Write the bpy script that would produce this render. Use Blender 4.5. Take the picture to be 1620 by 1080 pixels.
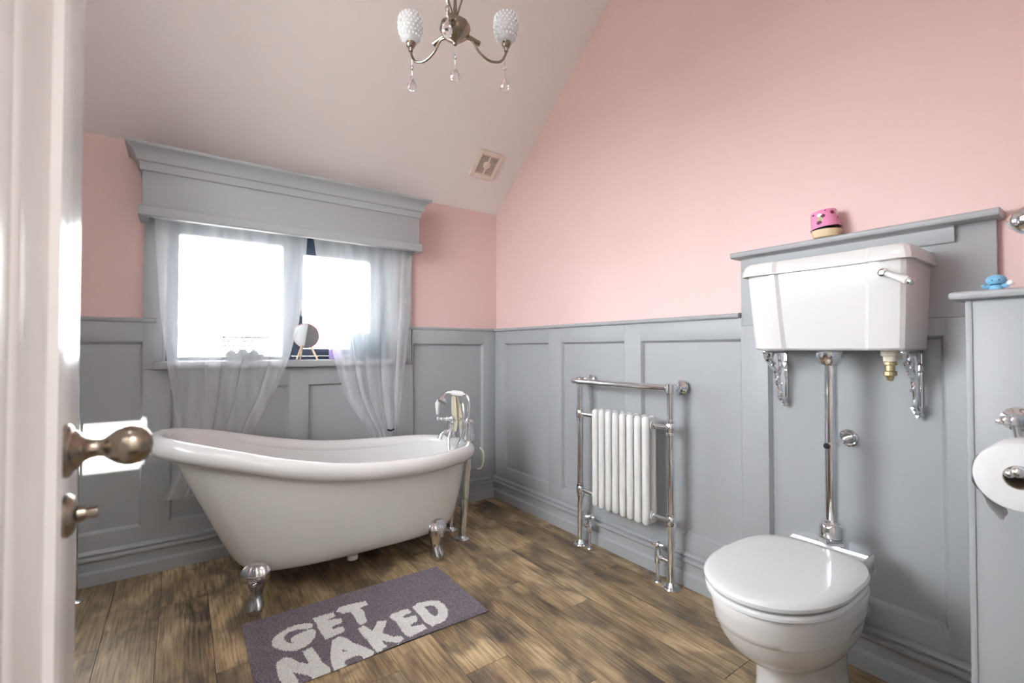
import bpy, bmesh, math, random
import numpy as np
from mathutils import Vector, Matrix

random.seed(7)
for o in list(bpy.data.objects):
    bpy.data.objects.remove(o)
S = bpy.context.scene
C = S.collection
PI = math.pi

# ------------------------------------------------------------------ camera
CAM_H = 1.1
F_PX = 732.5
YAW = math.radians(35.6)
PITCH = math.radians(1.0)
cam_d = bpy.data.cameras.new('camera')
cam = bpy.data.objects.new('camera', cam_d)
C.objects.link(cam)
cam_d.sensor_width = 36.0
cam_d.lens = F_PX / 1620.0 * 36.0
cam_d.clip_start = 0.02
cam.location = (0, 0, CAM_H)
cam.rotation_euler = (PI / 2 + PITCH, 0, -YAW)
cam_d.dof.use_dof = True
cam_d.dof.focus_distance = 2.3
cam_d.dof.aperture_fstop = 4.0
S.camera = cam

FW = Vector((math.sin(YAW) * math.cos(PITCH), math.cos(YAW) * math.cos(PITCH), math.sin(PITCH)))
RT = Vector((math.cos(YAW), -math.sin(YAW), 0))
UP = RT.cross(FW)


def gp(px, py, z=0.0):
    """point of a horizontal plane under a pixel of the 1620x1080 photograph"""
    d = FW * F_PX + RT * (px - 810) + UP * (540 - py)
    t = (z - CAM_H) / d.z
    return Vector((0, 0, CAM_H)) + d * t


# ------------------------------------------------------------------ light
W = bpy.data.worlds.new('world')
S.world = W
W.use_nodes = True
bg = W.node_tree.nodes['Background']
bg.inputs[0].default_value = (0.93, 0.97, 1.0, 1)
bg.inputs[1].default_value = 18.0

sun_d = bpy.data.lights.new('sun', 'SUN')
sun_d.energy = 60.0
sun_d.angle = math.radians(0.6)
sun_d.color = (1.0, 0.96, 0.88)
sun = bpy.data.objects.new('sun', sun_d)
C.objects.link(sun)
SUN_EL = math.radians(42)
SUN_AZ = math.radians(4)          # shines towards +Y, a little towards -X
sd = Vector((-math.sin(SUN_AZ) * math.cos(SUN_EL), math.cos(SUN_AZ) * math.cos(SUN_EL), -math.sin(SUN_EL)))
sun.rotation_euler = sd.to_track_quat('-Z', 'Y').to_euler()
sun.location = (0.2, -3, 6)

S.view_settings.view_transform = 'Standard'
S.view_settings.look = 'None'
S.view_settings.gamma = 1.0
S.view_settings.use_curve_mapping = False
S.view_settings.exposure = 0.3
S.cycles.transparent_max_bounces = 32

# ------------------------------------------------------------------ materials
MATS = {}


def srgb(r, g, b):
    def f(c):
        c /= 255.0
        return c / 12.92 if c <= 0.04045 else ((c + 0.055) / 1.055) ** 2.4
    return (f(r), f(g), f(b), 1)


def mat(name, col, rough=0.5, metal=0.0, spec=0.5, bump=None, trans=0.0, ior=1.45, coat=0.0, var=0.0):
    m = bpy.data.materials.new(name)
    m.use_nodes = True
    nt = m.node_tree
    b = nt.nodes['Principled BSDF']
    b.inputs['Base Color'].default_value = col
    b.inputs['Roughness'].default_value = rough
    b.inputs['Metallic'].default_value = metal
    b.inputs['Specular IOR Level'].default_value = spec
    b.inputs['Transmission Weight'].default_value = trans
    b.inputs['IOR'].default_value = ior
    b.inputs['Coat Weight'].default_value = coat
    tc = nt.nodes.new('ShaderNodeTexCoord')
    if var:
        n = nt.nodes.new('ShaderNodeTexNoise')
        n.inputs['Scale'].default_value = 3.0
        n.inputs['Detail'].default_value = 5.0
        nt.links.new(tc.outputs['Object'], n.inputs['Vector'])
        r = nt.nodes.new('ShaderNodeValToRGB')
        r.color_ramp.elements[0].position = 0.3
        r.color_ramp.elements[1].position = 0.7
        r.color_ramp.elements[0].color = tuple(c * (1 - var) for c in col[:3]) + (1,)
        r.color_ramp.elements[1].color = tuple(min(1, c * (1 + var)) for c in col[:3]) + (1,)
        nt.links.new(n.outputs['Fac'], r.inputs['Fac'])
        nt.links.new(r.outputs['Color'], b.inputs['Base Color'])
    if bump:
        sc, st, dist = bump
        n = nt.nodes.new('ShaderNodeTexNoise')
        n.inputs['Scale'].default_value = sc
        n.inputs['Detail'].default_value = 4.0
        nt.links.new(tc.outputs['Object'], n.inputs['Vector'])
        bp = nt.nodes.new('ShaderNodeBump')
        bp.inputs['Strength'].default_value = st
        bp.inputs['Distance'].default_value = dist
        nt.links.new(n.outputs['Fac'], bp.inputs['Height'])
        nt.links.new(bp.outputs['Normal'], b.inputs['Normal'])
    MATS[name] = m
    return m


mat('pink', srgb(222, 192, 188), 0.45, bump=(60, 0.05, 0.002), var=0.012)
mat('ceiling', srgb(236, 229, 227), 0.75, bump=(60, 0.05, 0.002), var=0.01)
mat('grey', srgb(166, 169, 172), 0.42, bump=(120, 0.06, 0.001), var=0.015)
mat('white_gloss', srgb(222, 221, 220), 0.12, coat=0.3, var=0.01)
mat('tub_outer', srgb(222, 221, 218), 0.22, coat=0.2, var=0.01)
mat('seat_white', srgb(226, 228, 229), 0.18, coat=0.3, var=0.006)
mat('chrome', (0.82, 0.84, 0.86, 1), 0.07, metal=1.0, var=0.01)
mat('satin_chrome', (0.60, 0.60, 0.61, 1), 0.22, metal=1.0, var=0.05)
mat('brass_antique', (0.31, 0.265, 0.215, 1), 0.27, metal=1.0, var=0.08)
mat('brass', (0.62, 0.52, 0.30, 1), 0.3, metal=1.0, var=0.05)
mat('black', (0.012, 0.012, 0.014, 1), 0.4)
mat('door_white', srgb(238, 237, 236), 0.2, coat=0.2, var=0.008)
mat('rad_white', srgb(226, 226, 225), 0.28, var=0.006)
mat('frame_dark', srgb(62, 78, 98), 0.35, var=0.05)
mat('cream', srgb(226, 206, 168), 0.5, var=0.08)
mat('cream_card', srgb(240, 232, 214), 0.6, var=0.03)
mat('pot_pink', srgb(236, 150, 190), 0.35, var=0.03)
mat('pot_dark', srgb(110, 36, 66), 0.4, var=0.05)
mat('pot_green', srgb(176, 198, 120), 0.4, var=0.05)
mat('pot_white', srgb(244, 240, 240), 0.4, var=0.02)
mat('blue_toy', srgb(128, 188, 222), 0.4, var=0.04)
mat('navy', srgb(24, 44, 84), 0.4)
mat('paper', srgb(232, 232, 234), 0.9, bump=(300, 0.2, 0.002), var=0.006)
mat('card', srgb(150, 138, 122), 0.9, var=0.05)
mat('vent_cream', srgb(228, 214, 202), 0.5, var=0.01)
mat('vent_dark', srgb(40, 26, 22), 0.8, var=0.05)
mat('wood_pale', srgb(224, 204, 178), 0.5, bump=(60, 0.1, 0.001), var=0.06)
mat('mirror', (0.9, 0.9, 0.9, 1), 0.02, metal=1.0)
mat('copper', srgb(206, 140, 118), 0.3, metal=1.0, var=0.03)
mat('bag', srgb(84, 116, 130), 0.7, bump=(150, 0.3, 0.002), var=0.06)
mat('purple', srgb(158, 138, 186), 0.5, var=0.05)
mat('ball', srgb(120, 128, 134), 0.8, bump=(90, 0.4, 0.004), var=0.08)
mat('wire', srgb(96, 88, 84), 0.35, metal=0.8, var=0.03)
mat('crystal', (1, 1, 1, 1), 0.0, trans=1.0, ior=1.5)
mat('plank_base', srgb(40, 32, 24), 0.8, var=0.1)
mat('hall_white', srgb(230, 228, 224), 0.8, var=0.01)
mat('ground', srgb(122, 122, 118), 0.9, var=0.2)
mat('dimple', srgb(250, 252, 255), 0.05, coat=0.6)
mat('mat_edge', srgb(52, 44, 46), 0.9, var=0.1)


def pane_mat():
    m = bpy.data.materials.new('pane_glass'); m.use_nodes = True
    nt = m.node_tree
    out = nt.nodes['Material Output']
    nt.nodes.remove(nt.nodes['Principled BSDF'])
    t = nt.nodes.new('ShaderNodeBsdfTransparent')
    g = nt.nodes.new('ShaderNodeBsdfGlossy'); g.inputs['Roughness'].default_value = 0.02
    fr = nt.nodes.new('ShaderNodeFresnel'); fr.inputs['IOR'].default_value = 1.35
    mx = nt.nodes.new('ShaderNodeMixShader')
    nt.links.new(fr.outputs[0], mx.inputs[0]); nt.links.new(t.outputs[0], mx.inputs[1]); nt.links.new(g.outputs[0], mx.inputs[2])
    nt.links.new(mx.outputs[0], out.inputs[0])
    MATS['pane_glass'] = m


pane_mat()


def sheer_mat():
    m = bpy.data.materials.new('sheer'); m.use_nodes = True
    nt = m.node_tree
    out = nt.nodes['Material Output']
    nt.nodes.remove(nt.nodes['Principled BSDF'])
    t = nt.nodes.new('ShaderNodeBsdfTransparent')
    d = nt.nodes.new('ShaderNodeBsdfDiffuse'); d.inputs[0].default_value = srgb(246, 248, 252)
    l = nt.nodes.new('ShaderNodeBsdfTranslucent'); l.inputs[0].default_value = srgb(246, 248, 252)
    m1 = nt.nodes.new('ShaderNodeMixShader'); m1.inputs[0].default_value = 0.32
    nt.links.new(d.outputs[0], m1.inputs[1]); nt.links.new(l.outputs[0], m1.inputs[2])
    mx = nt.nodes.new('ShaderNodeMixShader')
    tc = nt.nodes.new('ShaderNodeTexCoord')
    mp = nt.nodes.new('ShaderNodeMapping'); mp.inputs['Scale'].default_value = (12, 12, 1.5)
    n = nt.nodes.new('ShaderNodeTexNoise'); n.inputs['Scale'].default_value = 1.0; n.inputs['Detail'].default_value = 3
    nt.links.new(tc.outputs['Object'], mp.inputs[0]); nt.links.new(mp.outputs[0], n.inputs['Vector'])
    mr = nt.nodes.new('ShaderNodeMapRange')
    mr.inputs['From Min'].default_value = 0.3; mr.inputs['From Max'].default_value = 0.7
    mr.inputs['To Min'].default_value = 0.26; mr.inputs['To Max'].default_value = 0.42
    nt.links.new(n.outputs['Fac'], mr.inputs['Value'])
    nt.links.new(mr.outputs[0], mx.inputs[0]); nt.links.new(t.outputs[0], mx.inputs[1]); nt.links.new(m1.outputs[0], mx.inputs[2])
    nt.links.new(mx.outputs[0], out.inputs[0])
    MATS['sheer'] = m


sheer_mat()


def wood_mat():
    m = bpy.data.materials.new('plank'); m.use_nodes = True
    nt = m.node_tree; N = nt.nodes; L = nt.links
    b = N['Principled BSDF']; b.inputs['Roughness'].default_value = 0.42
    tc = N.new('ShaderNodeTexCoord'); oi = N.new('ShaderNodeObjectInfo')
    mul = N.new('ShaderNodeVectorMath'); mul.operation = 'MULTIPLY'
    mul.inputs[1].default_value = (37.0, 91.0, 13.0)
    cmb = N.new('ShaderNodeCombineXYZ')
    for i in range(3): L.new(oi.outputs['Random'], cmb.inputs[i])
    L.new(cmb.outputs[0], mul.inputs[0])
    add = N.new('ShaderNodeVectorMath'); add.operation = 'ADD'
    L.new(tc.outputs['Object'], add.inputs[0]); L.new(mul.outputs[0], add.inputs[1])

    def noise(scale, sx, sy, detail=6, dist=0.0):
        mp = N.new('ShaderNodeMapping'); mp.inputs['Scale'].default_value = (sx, sy, 1)
        L.new(add.outputs[0], mp.inputs[0])
        n = N.new('ShaderNodeTexNoise'); n.inputs['Scale'].default_value = scale
        n.inputs['Detail'].default_value = detail; n.inputs['Distortion'].default_value = dist
        L.new(mp.outputs[0], n.inputs['Vector'])
        return n.outputs['Fac']

    def ramp(fac, stops):
        r = N.new('ShaderNodeValToRGB')
        e = r.color_ramp.elements
        e[0].position, e[0].color = stops[0]
        e[1].position, e[1].color = stops[-1]
        for p, c in stops[1:-1]:
            k = e.new(p); k.color = c
        L.new(fac, r.inputs['Fac'])
        return r.outputs['Color']
    base = ramp(noise(5.0, 1.8, 0.7, 7, 0.6), [(0.30, srgb(106, 86, 64)), (0.44, srgb(146, 122, 88)), (0.56, srgb(172, 146, 106)), (0.72, srgb(204, 178, 134))])
    dark = ramp(noise(4.5, 1.5, 0.9, 6, 0.6), [(0.36, (1, 1, 1, 1)), (0.50, (0, 0, 0, 1))])
    grain = ramp(noise(1.0, 130, 6, 5, 0.3), [(0.34, (0.42, 0.40, 0.38, 1)), (0.60, (1.15, 1.13, 1.08, 1))])
    m1 = N.new('ShaderNodeMixRGB'); m1.blend_type = 'MIX'
    sc = N.new('ShaderNodeMath'); sc.operation = 'MULTIPLY'; sc.inputs[1].default_value = 0.72
    L.new(dark, sc.inputs[0])
    L.new(sc.outputs[0], m1.inputs[0]); L.new(base, m1.inputs[1]); m1.inputs[2].default_value = srgb(82, 74, 68)
    m2 = N.new('ShaderNodeMixRGB'); m2.blend_type = 'MULTIPLY'; m2.inputs[0].default_value = 0.8
    L.new(m1.outputs[0], m2.inputs[1]); L.new(grain, m2.inputs[2])
    # every plank a little different
    hs = N.new('ShaderNodeHueSaturation')
    mr = N.new('ShaderNodeMapRange'); mr.inputs['To Min'].default_value = 0.80; mr.inputs['To Max'].default_value = 1.14; hs.inputs['Saturation'].default_value = 0.88
    L.new(oi.outputs['Random'], mr.inputs['Value']); L.new(mr.outputs[0], hs.inputs['Value'])
    L.new(m2.outputs[0], hs.inputs['Color'])
    L.new(hs.outputs[0], b.inputs['Base Color'])
    bp = N.new('ShaderNodeBump'); bp.inputs['Strength'].default_value = 0.15; bp.inputs['Distance'].default_value = 0.001
    L.new(grain, bp.inputs['Height']); L.new(bp.outputs[0], b.inputs['Normal'])
    MATS['plank'] = m


wood_mat()


def shade_mat():
    m = bpy.data.materials.new('cut_glass'); m.use_nodes = True
    nt = m.node_tree
    out = nt.nodes['Material Output']
    b = nt.nodes['Principled BSDF']
    b.inputs['Base Color'].default_value = (0.95, 0.97, 1, 1)
    b.inputs['Roughness'].default_value = 0.08
    b.inputs['Coat Weight'].default_value = 0.6
    v = nt.nodes.new('ShaderNodeTexVoronoi'); v.inputs['Scale'].default_value = 110
    tc = nt.nodes.new('ShaderNodeTexCoord'); nt.links.new(tc.outputs['Object'], v.inputs['Vector'])
    bp = nt.nodes.new('ShaderNodeBump'); bp.inputs['Strength'].default_value = 0.8; bp.inputs['Distance'].default_value = 0.004
    nt.links.new(v.outputs['Distance'], bp.inputs['Height']); nt.links.new(bp.outputs[0], b.inputs['Normal'])
    tl = nt.nodes.new('ShaderNodeBsdfTranslucent'); tl.inputs[0].default_value = (0.96, 0.98, 1, 1)
    tp = nt.nodes.new('ShaderNodeBsdfTransparent')
    m1 = nt.nodes.new('ShaderNodeMixShader'); m1.inputs[0].default_value = 0.45
    m2 = nt.nodes.new('ShaderNodeMixShader'); m2.inputs[0].default_value = 0.45
    nt.links.new(b.outputs[0], m1.inputs[1]); nt.links.new(tl.outputs[0], m1.inputs[2])
    nt.links.new(m1.outputs[0], m2.inputs[1]); nt.links.new(tp.outputs[0], m2.inputs[2])
    nt.links.new(m2.outputs[0], out.inputs[0])
    MATS['cut_glass'] = m


shade_mat()


def pile_mat(name, c0, c1):
    m = bpy.data.materials.new(name); m.use_nodes = True
    nt = m.node_tree
    b = nt.nodes['Principled BSDF']; b.inputs['Roughness'].default_value = 0.95
    b.inputs['Specular IOR Level'].default_value = 0.1
    tc = nt.nodes.new('ShaderNodeTexCoord')
    n = nt.nodes.new('ShaderNodeTexNoise'); n.inputs['Scale'].default_value = 260; n.inputs['Detail'].default_value = 3
    nt.links.new(tc.outputs['Object'], n.inputs['Vector'])
    r = nt.nodes.new('ShaderNodeValToRGB')
    r.color_ramp.elements[0].position = 0.35; r.color_ramp.elements[0].color = c0
    r.color_ramp.elements[1].position = 0.65; r.color_ramp.elements[1].color = c1
    nt.links.new(n.outputs['Fac'], r.inputs['Fac']); nt.links.new(r.outputs[0], b.inputs['Base Color'])
    MATS[name] = m


pile_mat('pile_grey', srgb(96, 89, 97), srgb(150, 141, 150))
pile_mat('pile_white', srgb(206, 206, 204), srgb(238, 238, 236))

# ------------------------------------------------------------------ mesh helpers
ORG = {}


def NB():
    return bmesh.new()


def box(bm, x0, x1, y0, y1, z0, z1, bev=0.0, M=None):
    v = [bm.verts.new(p) for p in ((x0, y0, z0), (x1, y0, z0), (x1, y1, z0), (x0, y1, z0), (x0, y0, z1), (x1, y0, z1), (x1, y1, z1), (x0, y1, z1))]
    fs = [bm.faces.new([v[i] for i in q]) for q in ((3, 2, 1, 0), (4, 5, 6, 7), (0, 1, 5, 4), (1, 2, 6, 5), (2, 3, 7, 6), (3, 0, 4, 7))]
    if M is not None:
        bmesh.ops.transform(bm, matrix=M, verts=v)
    if bev:
        es = list({e for f in fs for e in f.edges})
        bmesh.ops.bevel(bm, geom=es, offset=bev, segments=2, affect='EDGES', profile=0.5)
    return bm


def loft(bm, rings, closed=True, cap0=False, cap1=False):
    vs = [[bm.verts.new(p) for p in r] for r in rings]
    n = len(vs[0])
    for a, b in zip(vs[:-1], vs[1:]):
        for i in range(n if closed else n - 1):
            j = (i + 1) % n
            bm.faces.new((a[i], a[j], b[j], b[i]))
    if cap0: bm.faces.new(list(reversed(vs[0])))
    if cap1: bm.faces.new(vs[-1])
    return vs


def tube(bm, pts, r, n=12, closed=False, caps=True):
    pts = [Vector(p) for p in pts]
    m = len(pts)
    rr = r if isinstance(r, (list, tuple)) else [r] * m
    rings = []
    prev = None
    for i, p in enumerate(pts):
        if closed:
            t = (pts[(i + 1) % m] - pts[i - 1]).normalized()
        elif i == 0: t = (pts[1] - p).normalized()
        elif i == m - 1: t = (p - pts[i - 1]).normalized()
        else: t = ((pts[i + 1] - p).normalized() + (p - pts[i - 1]).normalized()).normalized()
        if prev is None:
            a = Vector((0, 0, 1)) if abs(t.z) < 0.9 else Vector((1, 0, 0))
            u = t.cross(a).normalized()
        else:
            u = (prev - t * prev.dot(t)).normalized()
        prev = u
        w = t.cross(u)
        rings.append([p + (u * math.cos(2 * PI * k / n) + w * math.sin(2 * PI * k / n)) * rr[i] for k in range(n)])
    if closed:
        rings.append(rings[0])
        vs = [[bm.verts.new(p) for p in r_] for r_ in rings[:-1]]
        for i in range(m):
            a, b = vs[i], vs[(i + 1) % m]
            for k in range(n):
                bm.faces.new((a[k], a[(k + 1) % n], b[(k + 1) % n], b[k]))
    else:
        loft(bm, rings, True, caps, caps)
    return bm


def spline(pts, n=8):
    """Catmull-Rom through the points"""
    P = [Vector(p) for p in pts]
    P = [P[0] * 2 - P[1]] + P + [P[-1] * 2 - P[-2]]
    out = []
    for i in range(1, len(P) - 2):
        for k in range(n):
            t = k / n
            a, b, c, d = P[i - 1], P[i], P[i + 1], P[i + 2]
            out.append(0.5 * ((2 * b) + (c - a) * t + (2 * a - 5 * b + 4 * c - d) * t * t + (3 * b - a - 3 * c + d) * t ** 3))
    out.append(P[-2])
    return out


def lathe(bm, prof, n=24, M=None, flute=None):
    ring = prof[0] == prof[-1] and len(prof) > 3
    """prof: (r, z) from one end to the other, about local z"""
    rings = []
    for r, z in prof:
        rg = []
        for k in range(n):
            a = 2 * PI * k / n
            q = r * (1 + (flute(a, z) if flute else 0))
            p = Vector((q * math.cos(a), q * math.sin(a), z))
            rg.append(M @ p if M is not None else p)
        rings.append(rg)
    loft(bm, rings, True, prof[0][0] > 1e-6 and not ring, prof[-1][0] > 1e-6 and not ring)
    bmesh.ops.remove_doubles(bm, verts=bm.verts, dist=1e-6)
    return bm


def TR(loc, axis='z', extra=None):
    M = Matrix.Translation(Vector(loc))
    if axis == 'x': M = M @ Matrix.Rotation(PI / 2, 4, 'Y')
    elif axis == '-x': M = M @ Matrix.Rotation(-PI / 2, 4, 'Y')
    elif axis == 'y': M = M @ Matrix.Rotation(-PI / 2, 4, 'X')
    elif axis == '-y': M = M @ Matrix.Rotation(PI / 2, 4, 'X')
    elif isinstance(axis, Vector): M = M @ axis.to_track_quat('Z', 'Y').to_matrix().to_4x4()
    return M


def ball(bm, c, r, sub=2, sc=(1, 1, 1)):
    M = Matrix.Translation(Vector(c)) @ Matrix.Diagonal((sc[0], sc[1], sc[2], 1))
    bmesh.ops.create_icosphere(bm, subdivisions=sub, radius=r, matrix=M)
    return bm


def prism(bm, poly, axis, a0, a1):
    """extrude a 2-D polygon along axis: for 'x' poly is (y,z), 'y' (x,z), 'z' (x,y)"""
    def P(u, v, a):
        return {'x': (a, u, v), 'y': (u, a, v), 'z': (u, v, a)}[axis]
    r0 = [bm.verts.new(P(u, v, a0)) for u, v in poly]
    r1 = [bm.verts.new(P(u, v, a1)) for u, v in poly]
    n = len(poly)
    for i in range(n):
        j = (i + 1) % n
        bm.faces.new((r0[i], r0[j], r1[j], r1[i]))
    bm.faces.new(list(reversed(r0))); bm.faces.new(r1)
    bmesh.ops.recalc_face_normals(bm, faces=bm.faces)
    return bm


def worg(o):
    return ORG.get(o.name, Vector((0, 0, 0)))


def obj(name, bm, m, parent=None, sharp=35, label=None, stuff=False, origin=None):
    bmesh.ops.recalc_face_normals(bm, faces=bm.faces)
    for f in bm.faces: f.smooth = True
    lim = math.radians(sharp)
    for e in bm.edges:
        if len(e.link_faces) == 2 and e.calc_face_angle(0) > lim: e.smooth = False
    if parent is not None:
        off = worg(parent)
    elif origin is not None:
        off = Vector(origin)
    else:
        xs = [v.co for v in bm.verts]
        lo = Vector([min(c[i] for c in xs) for i in range(3)]); hi = Vector([max(c[i] for c in xs) for i in range(3)])
        off = Vector(((lo.x + hi.x) / 2, (lo.y + hi.y) / 2, lo.z))
    bmesh.ops.translate(bm, verts=bm.verts, vec=-off)
    me = bpy.data.meshes.new(name)
    bm.to_mesh(me); bm.free()
    o = bpy.data.objects.new(name, me)
    C.objects.link(o)
    me.materials.append(MATS[m])
    if parent is not None:
        o.parent = parent
    else:
        o.location = off
    ORG[o.name] = off
    if label: o['label'] = label
    if stuff: o['kind'] = 'stuff'
    return o


def thing(name, loc, label, cat, group=None, kind=None):
    o = bpy.data.objects.new(name, None)
    o.empty_display_size = 0.05
    C.objects.link(o)
    o.location = loc
    ORG[o.name] = Vector(loc)
    tag(o, label, cat, group, kind)
    return o


def tag(o, label, cat, group=None, kind=None):
    o['label'] = label; o['category'] = cat
    if group: o['group'] = group
    if kind: o['kind'] = kind
    return o


def dup(src, parent, delta):
    """a copy of a part under the same parent, shifted, sharing its mesh"""
    c = src.copy(); C.objects.link(c); c.parent = parent
    c.location = src.location + Vector(delta)
    ORG[c.name] = worg(src) + Vector(delta)
    return c


def bxo(name, m, parent, x0, x1, y0, y1, z0, z1, bev=0.002, **k):
    return obj(name, box(NB(), x0, x1, y0, y1, z0, z1, bev), m, parent, **k)


# ------------------------------------------------------------------ room dimensions (metres)
WX = 1.965          # plaster face of the right wall
FX = 1.940          # face of its stiles
PXX = 1.9605         # face of its recessed panels
WY = 2.952          # plaster face of the back wall
FY = 2.926
PYY = 2.9475
LX = -0.75          # left wall, behind the door
NY = -0.06          # wall with the doorway, at the camera
EAVE = 2.142        # ceiling height at Y = 2.94
SL = 0.8193


def zc(y): return EAVE + SL * (2.94 - y)


RY = 1.42
RZ = zc(RY)


def zn(y): return RZ - SL * (RY - y)


# floor -----------------------------------------------------------
fl = obj('floor', box(NB(), LX - 0.1, WX + 0.1, NY - 1.3, WY + 0.1, -0.06, -0.006), 'plank_base')
tag(fl, 'brown wood-effect plank floor running away to the window wall', 'floor', kind='structure')
pw, plen = 0.172, 1.22
x = LX
row = 0
offs = [0.35, 0.95, 0.1, 0.7, 1.1, 0.5, 0.2, 0.85, 0.4, 1.0, 0.05, 0.6, 0.9, 0.3, 0.75, 0.15, 1.05]
while x < WX - 0.01:
    y = NY - offs[row % len(offs)]
    while y < WY:
        a, b_ = max(y, NY), min(y + plen, WY)
        x1 = min(x + pw, WX)
        if b_ - a > 0.03:
            bm = box(NB(), x + 0.0009, x1 - 0.0009, a + 0.0009, b_ - 0.0009, -0.006, 0.0)
            c = Vector(((x + x1) / 2, (a + b_) / 2, 0))
            bmesh.ops.translate(bm, verts=bm.verts, vec=-c)
            me = bpy.data.meshes.new('plank'); bm.to_mesh(me); bm.free()
            o = bpy.data.objects.new('plank', me); C.objects.link(o); me.materials.append(MATS['plank'])
            o.parent = fl; o.location = c - worg(fl)
        y += plen
    x += pw
    row += 1

# right wall ------------------------------------------------------
bm = prism(NB(), [(NY - 0.1, -0.05), (WY + 0.15, -0.05), (WY + 0.15, zc(WY)), (RY, RZ + 0.1), (NY - 0.1, zn(NY))], 'x', WX, WX + 0.12)
wr = obj('wall_right', bm, 'pink')
tag(wr, 'tall pink gable wall over grey panelling on the right', 'wall', kind='structure')
PZ0, PZ1 = 0.228, 1.148
RAIL = 1.256
panels_r = [(2.303, 2.807), (1.672, 2.185), (1.033, 1.567), (0.388, 0.928)]
def panel_bead(parent, axis, a, b_, z0_, z1_, face, back):
    """sloping moulding round a recessed panel; axis is the direction the wall runs in"""
    rings = []
    for ins, d in ((-0.001, face + 0.003), (0.0, face - 0.0006), (0.003, face), (0.011, face + (back - face) * 0.62), (0.0125, back - 0.002), (0.015, back + 0.0005)):
        q = ((a + ins, z0_ + ins), (b_ - ins, z0_ + ins), (b_ - ins, z1_ - ins), (a + ins, z1_ - ins))
        rings.append([Vector((d, u, v)) if axis == 'y' else Vector((u, d, v)) for u, v in q])
    bm = NB(); loft(bm, rings, True)
    obj('panel_moulding', bm, 'grey', parent, sharp=20)


for a, b_ in panels_r:
    panel_bead(wr, 'y', a, b_, PZ0, PZ1, FX, PXX)
    bxo('panel', 'grey', wr, PXX, WX + 0.002, a - 0.01, b_ + 0.01, PZ0 - 0.01, PZ1 + 0.01, 0)
stiles_r = [(2.807, FY + 0.004), (2.185, 2.303), (1.567, 1.672), (0.928, 1.033), (0.272, 0.388)]
for a, b_ in stiles_r:
    bxo('stile', 'grey', wr, FX, WX + 0.002, a, b_, 0.10, RAIL - 0.02 if a != 0.928 and a != 0.272 else 1.20, 0.0004)
bxo('panel_rail', 'grey', wr, FX + 0.0004, WX + 0.002, 1.033, FY + 0.004, PZ1, RAIL - 0.02, 0.0004)
bxo('panel_rail', 'grey', wr, FX + 0.0004, WX + 0.002, 0.272, FY + 0.004, 0.10, PZ0, 0.0004)
bxo('panel_rail', 'grey', wr, FX + 0.0004, WX + 0.002, 0.388, 0.928, PZ1, 1.20, 0.0004)
bxo('backboard', 'grey', wr, FX + 0.0002, WX + 0.002, 0.272, 1.033, 1.2012, 1.482, 0.0004)


def cap_profile(d, z0, z1):
    """moulded shelf edge; returns (depth from wall outwards, z)"""
    h = z1 - z0
    return [(0, z0), (d - 0.012, z0), (d - 0.004, z0 + h * 0.12), (d, z0 + h * 0.4), (d, z0 + h * 0.7), (d - 0.004, z1 - h * 0.08), (d - 0.01, z1), (0, z1)]


def along(bm, prof, axis, base, a0, a1, sgn=-1):
    """profile (depth,z) extruded along axis; base = wall coordinate, depth goes to sgn"""
    poly = [(base + sgn * d, z) for d, z in prof]
    if axis == 'y':   # runs along Y, depth in X
        r0 = [bm.verts.new((u, a0, v)) for u, v in poly]; r1 = [bm.verts.new((u, a1, v)) for u, v in poly]
    else:
        r0 = [bm.verts.new((a0, u, v)) for u, v in poly]; r1 = [bm.verts.new((a1, u, v)) for u, v in poly]
    n = len(poly)
    for i in range(n):
        j = (i + 1) % n
        bm.faces.new((r0[i], r0[j], r1[j], r1[i]))
    bm.faces.new(list(reversed(r0))); bm.faces.new(r1)
    return bm


obj('dado_cap', along(NB(), cap_profile(0.047, RAIL - 0.021, RAIL), 'y', WX, 1.036, WY - 0.03), 'grey', wr)
# shelf over the cistern: cap board with a bolection strip below
obj('shelf_cap', along(NB(), cap_profile(0.085, 1.482, 1.506), 'y', WX, 0.258, 1.048), 'grey', wr)
obj('shelf_moulding', along(NB(), [(0.024, 1.43), (0.036, 1.432), (0.040, 1.438), (0.043, 1.476), (0.049, 1.4818), (0.024, 1.4818)], 'y', WX, 0.36, 1.022), 'grey', wr)

SK = [(0, 0), (0.050, 0), (0.050, 0.054), (0.047, 0.058), (0.037, 0.066), (0.036, 0.106), (0.044, 0.108), (0.050, 0.113), (0.052, 0.119), (0.050, 0.126), (0.044, 0.130), (0.037, 0.131), (0.037, 0.135), (0.044, 0.138), (0.046, 0.144), (0.042, 0.151), (0.031, 0.156), (0, 0.156)]
b1 = obj('baseboard_right', along(NB(), SK, 'y', WX, 0.292, WY - 0.001), 'grey')
tag(b1, 'grey moulded skirting board under the right wall panelling', 'skirting', kind='structure')
b2 = obj('baseboard_back', along(NB(), SK, 'x', WY, LX, WX - 0.051), 'grey')
tag(b2, 'grey moulded skirting board under the window wall', 'skirting', kind='structure')

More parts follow.
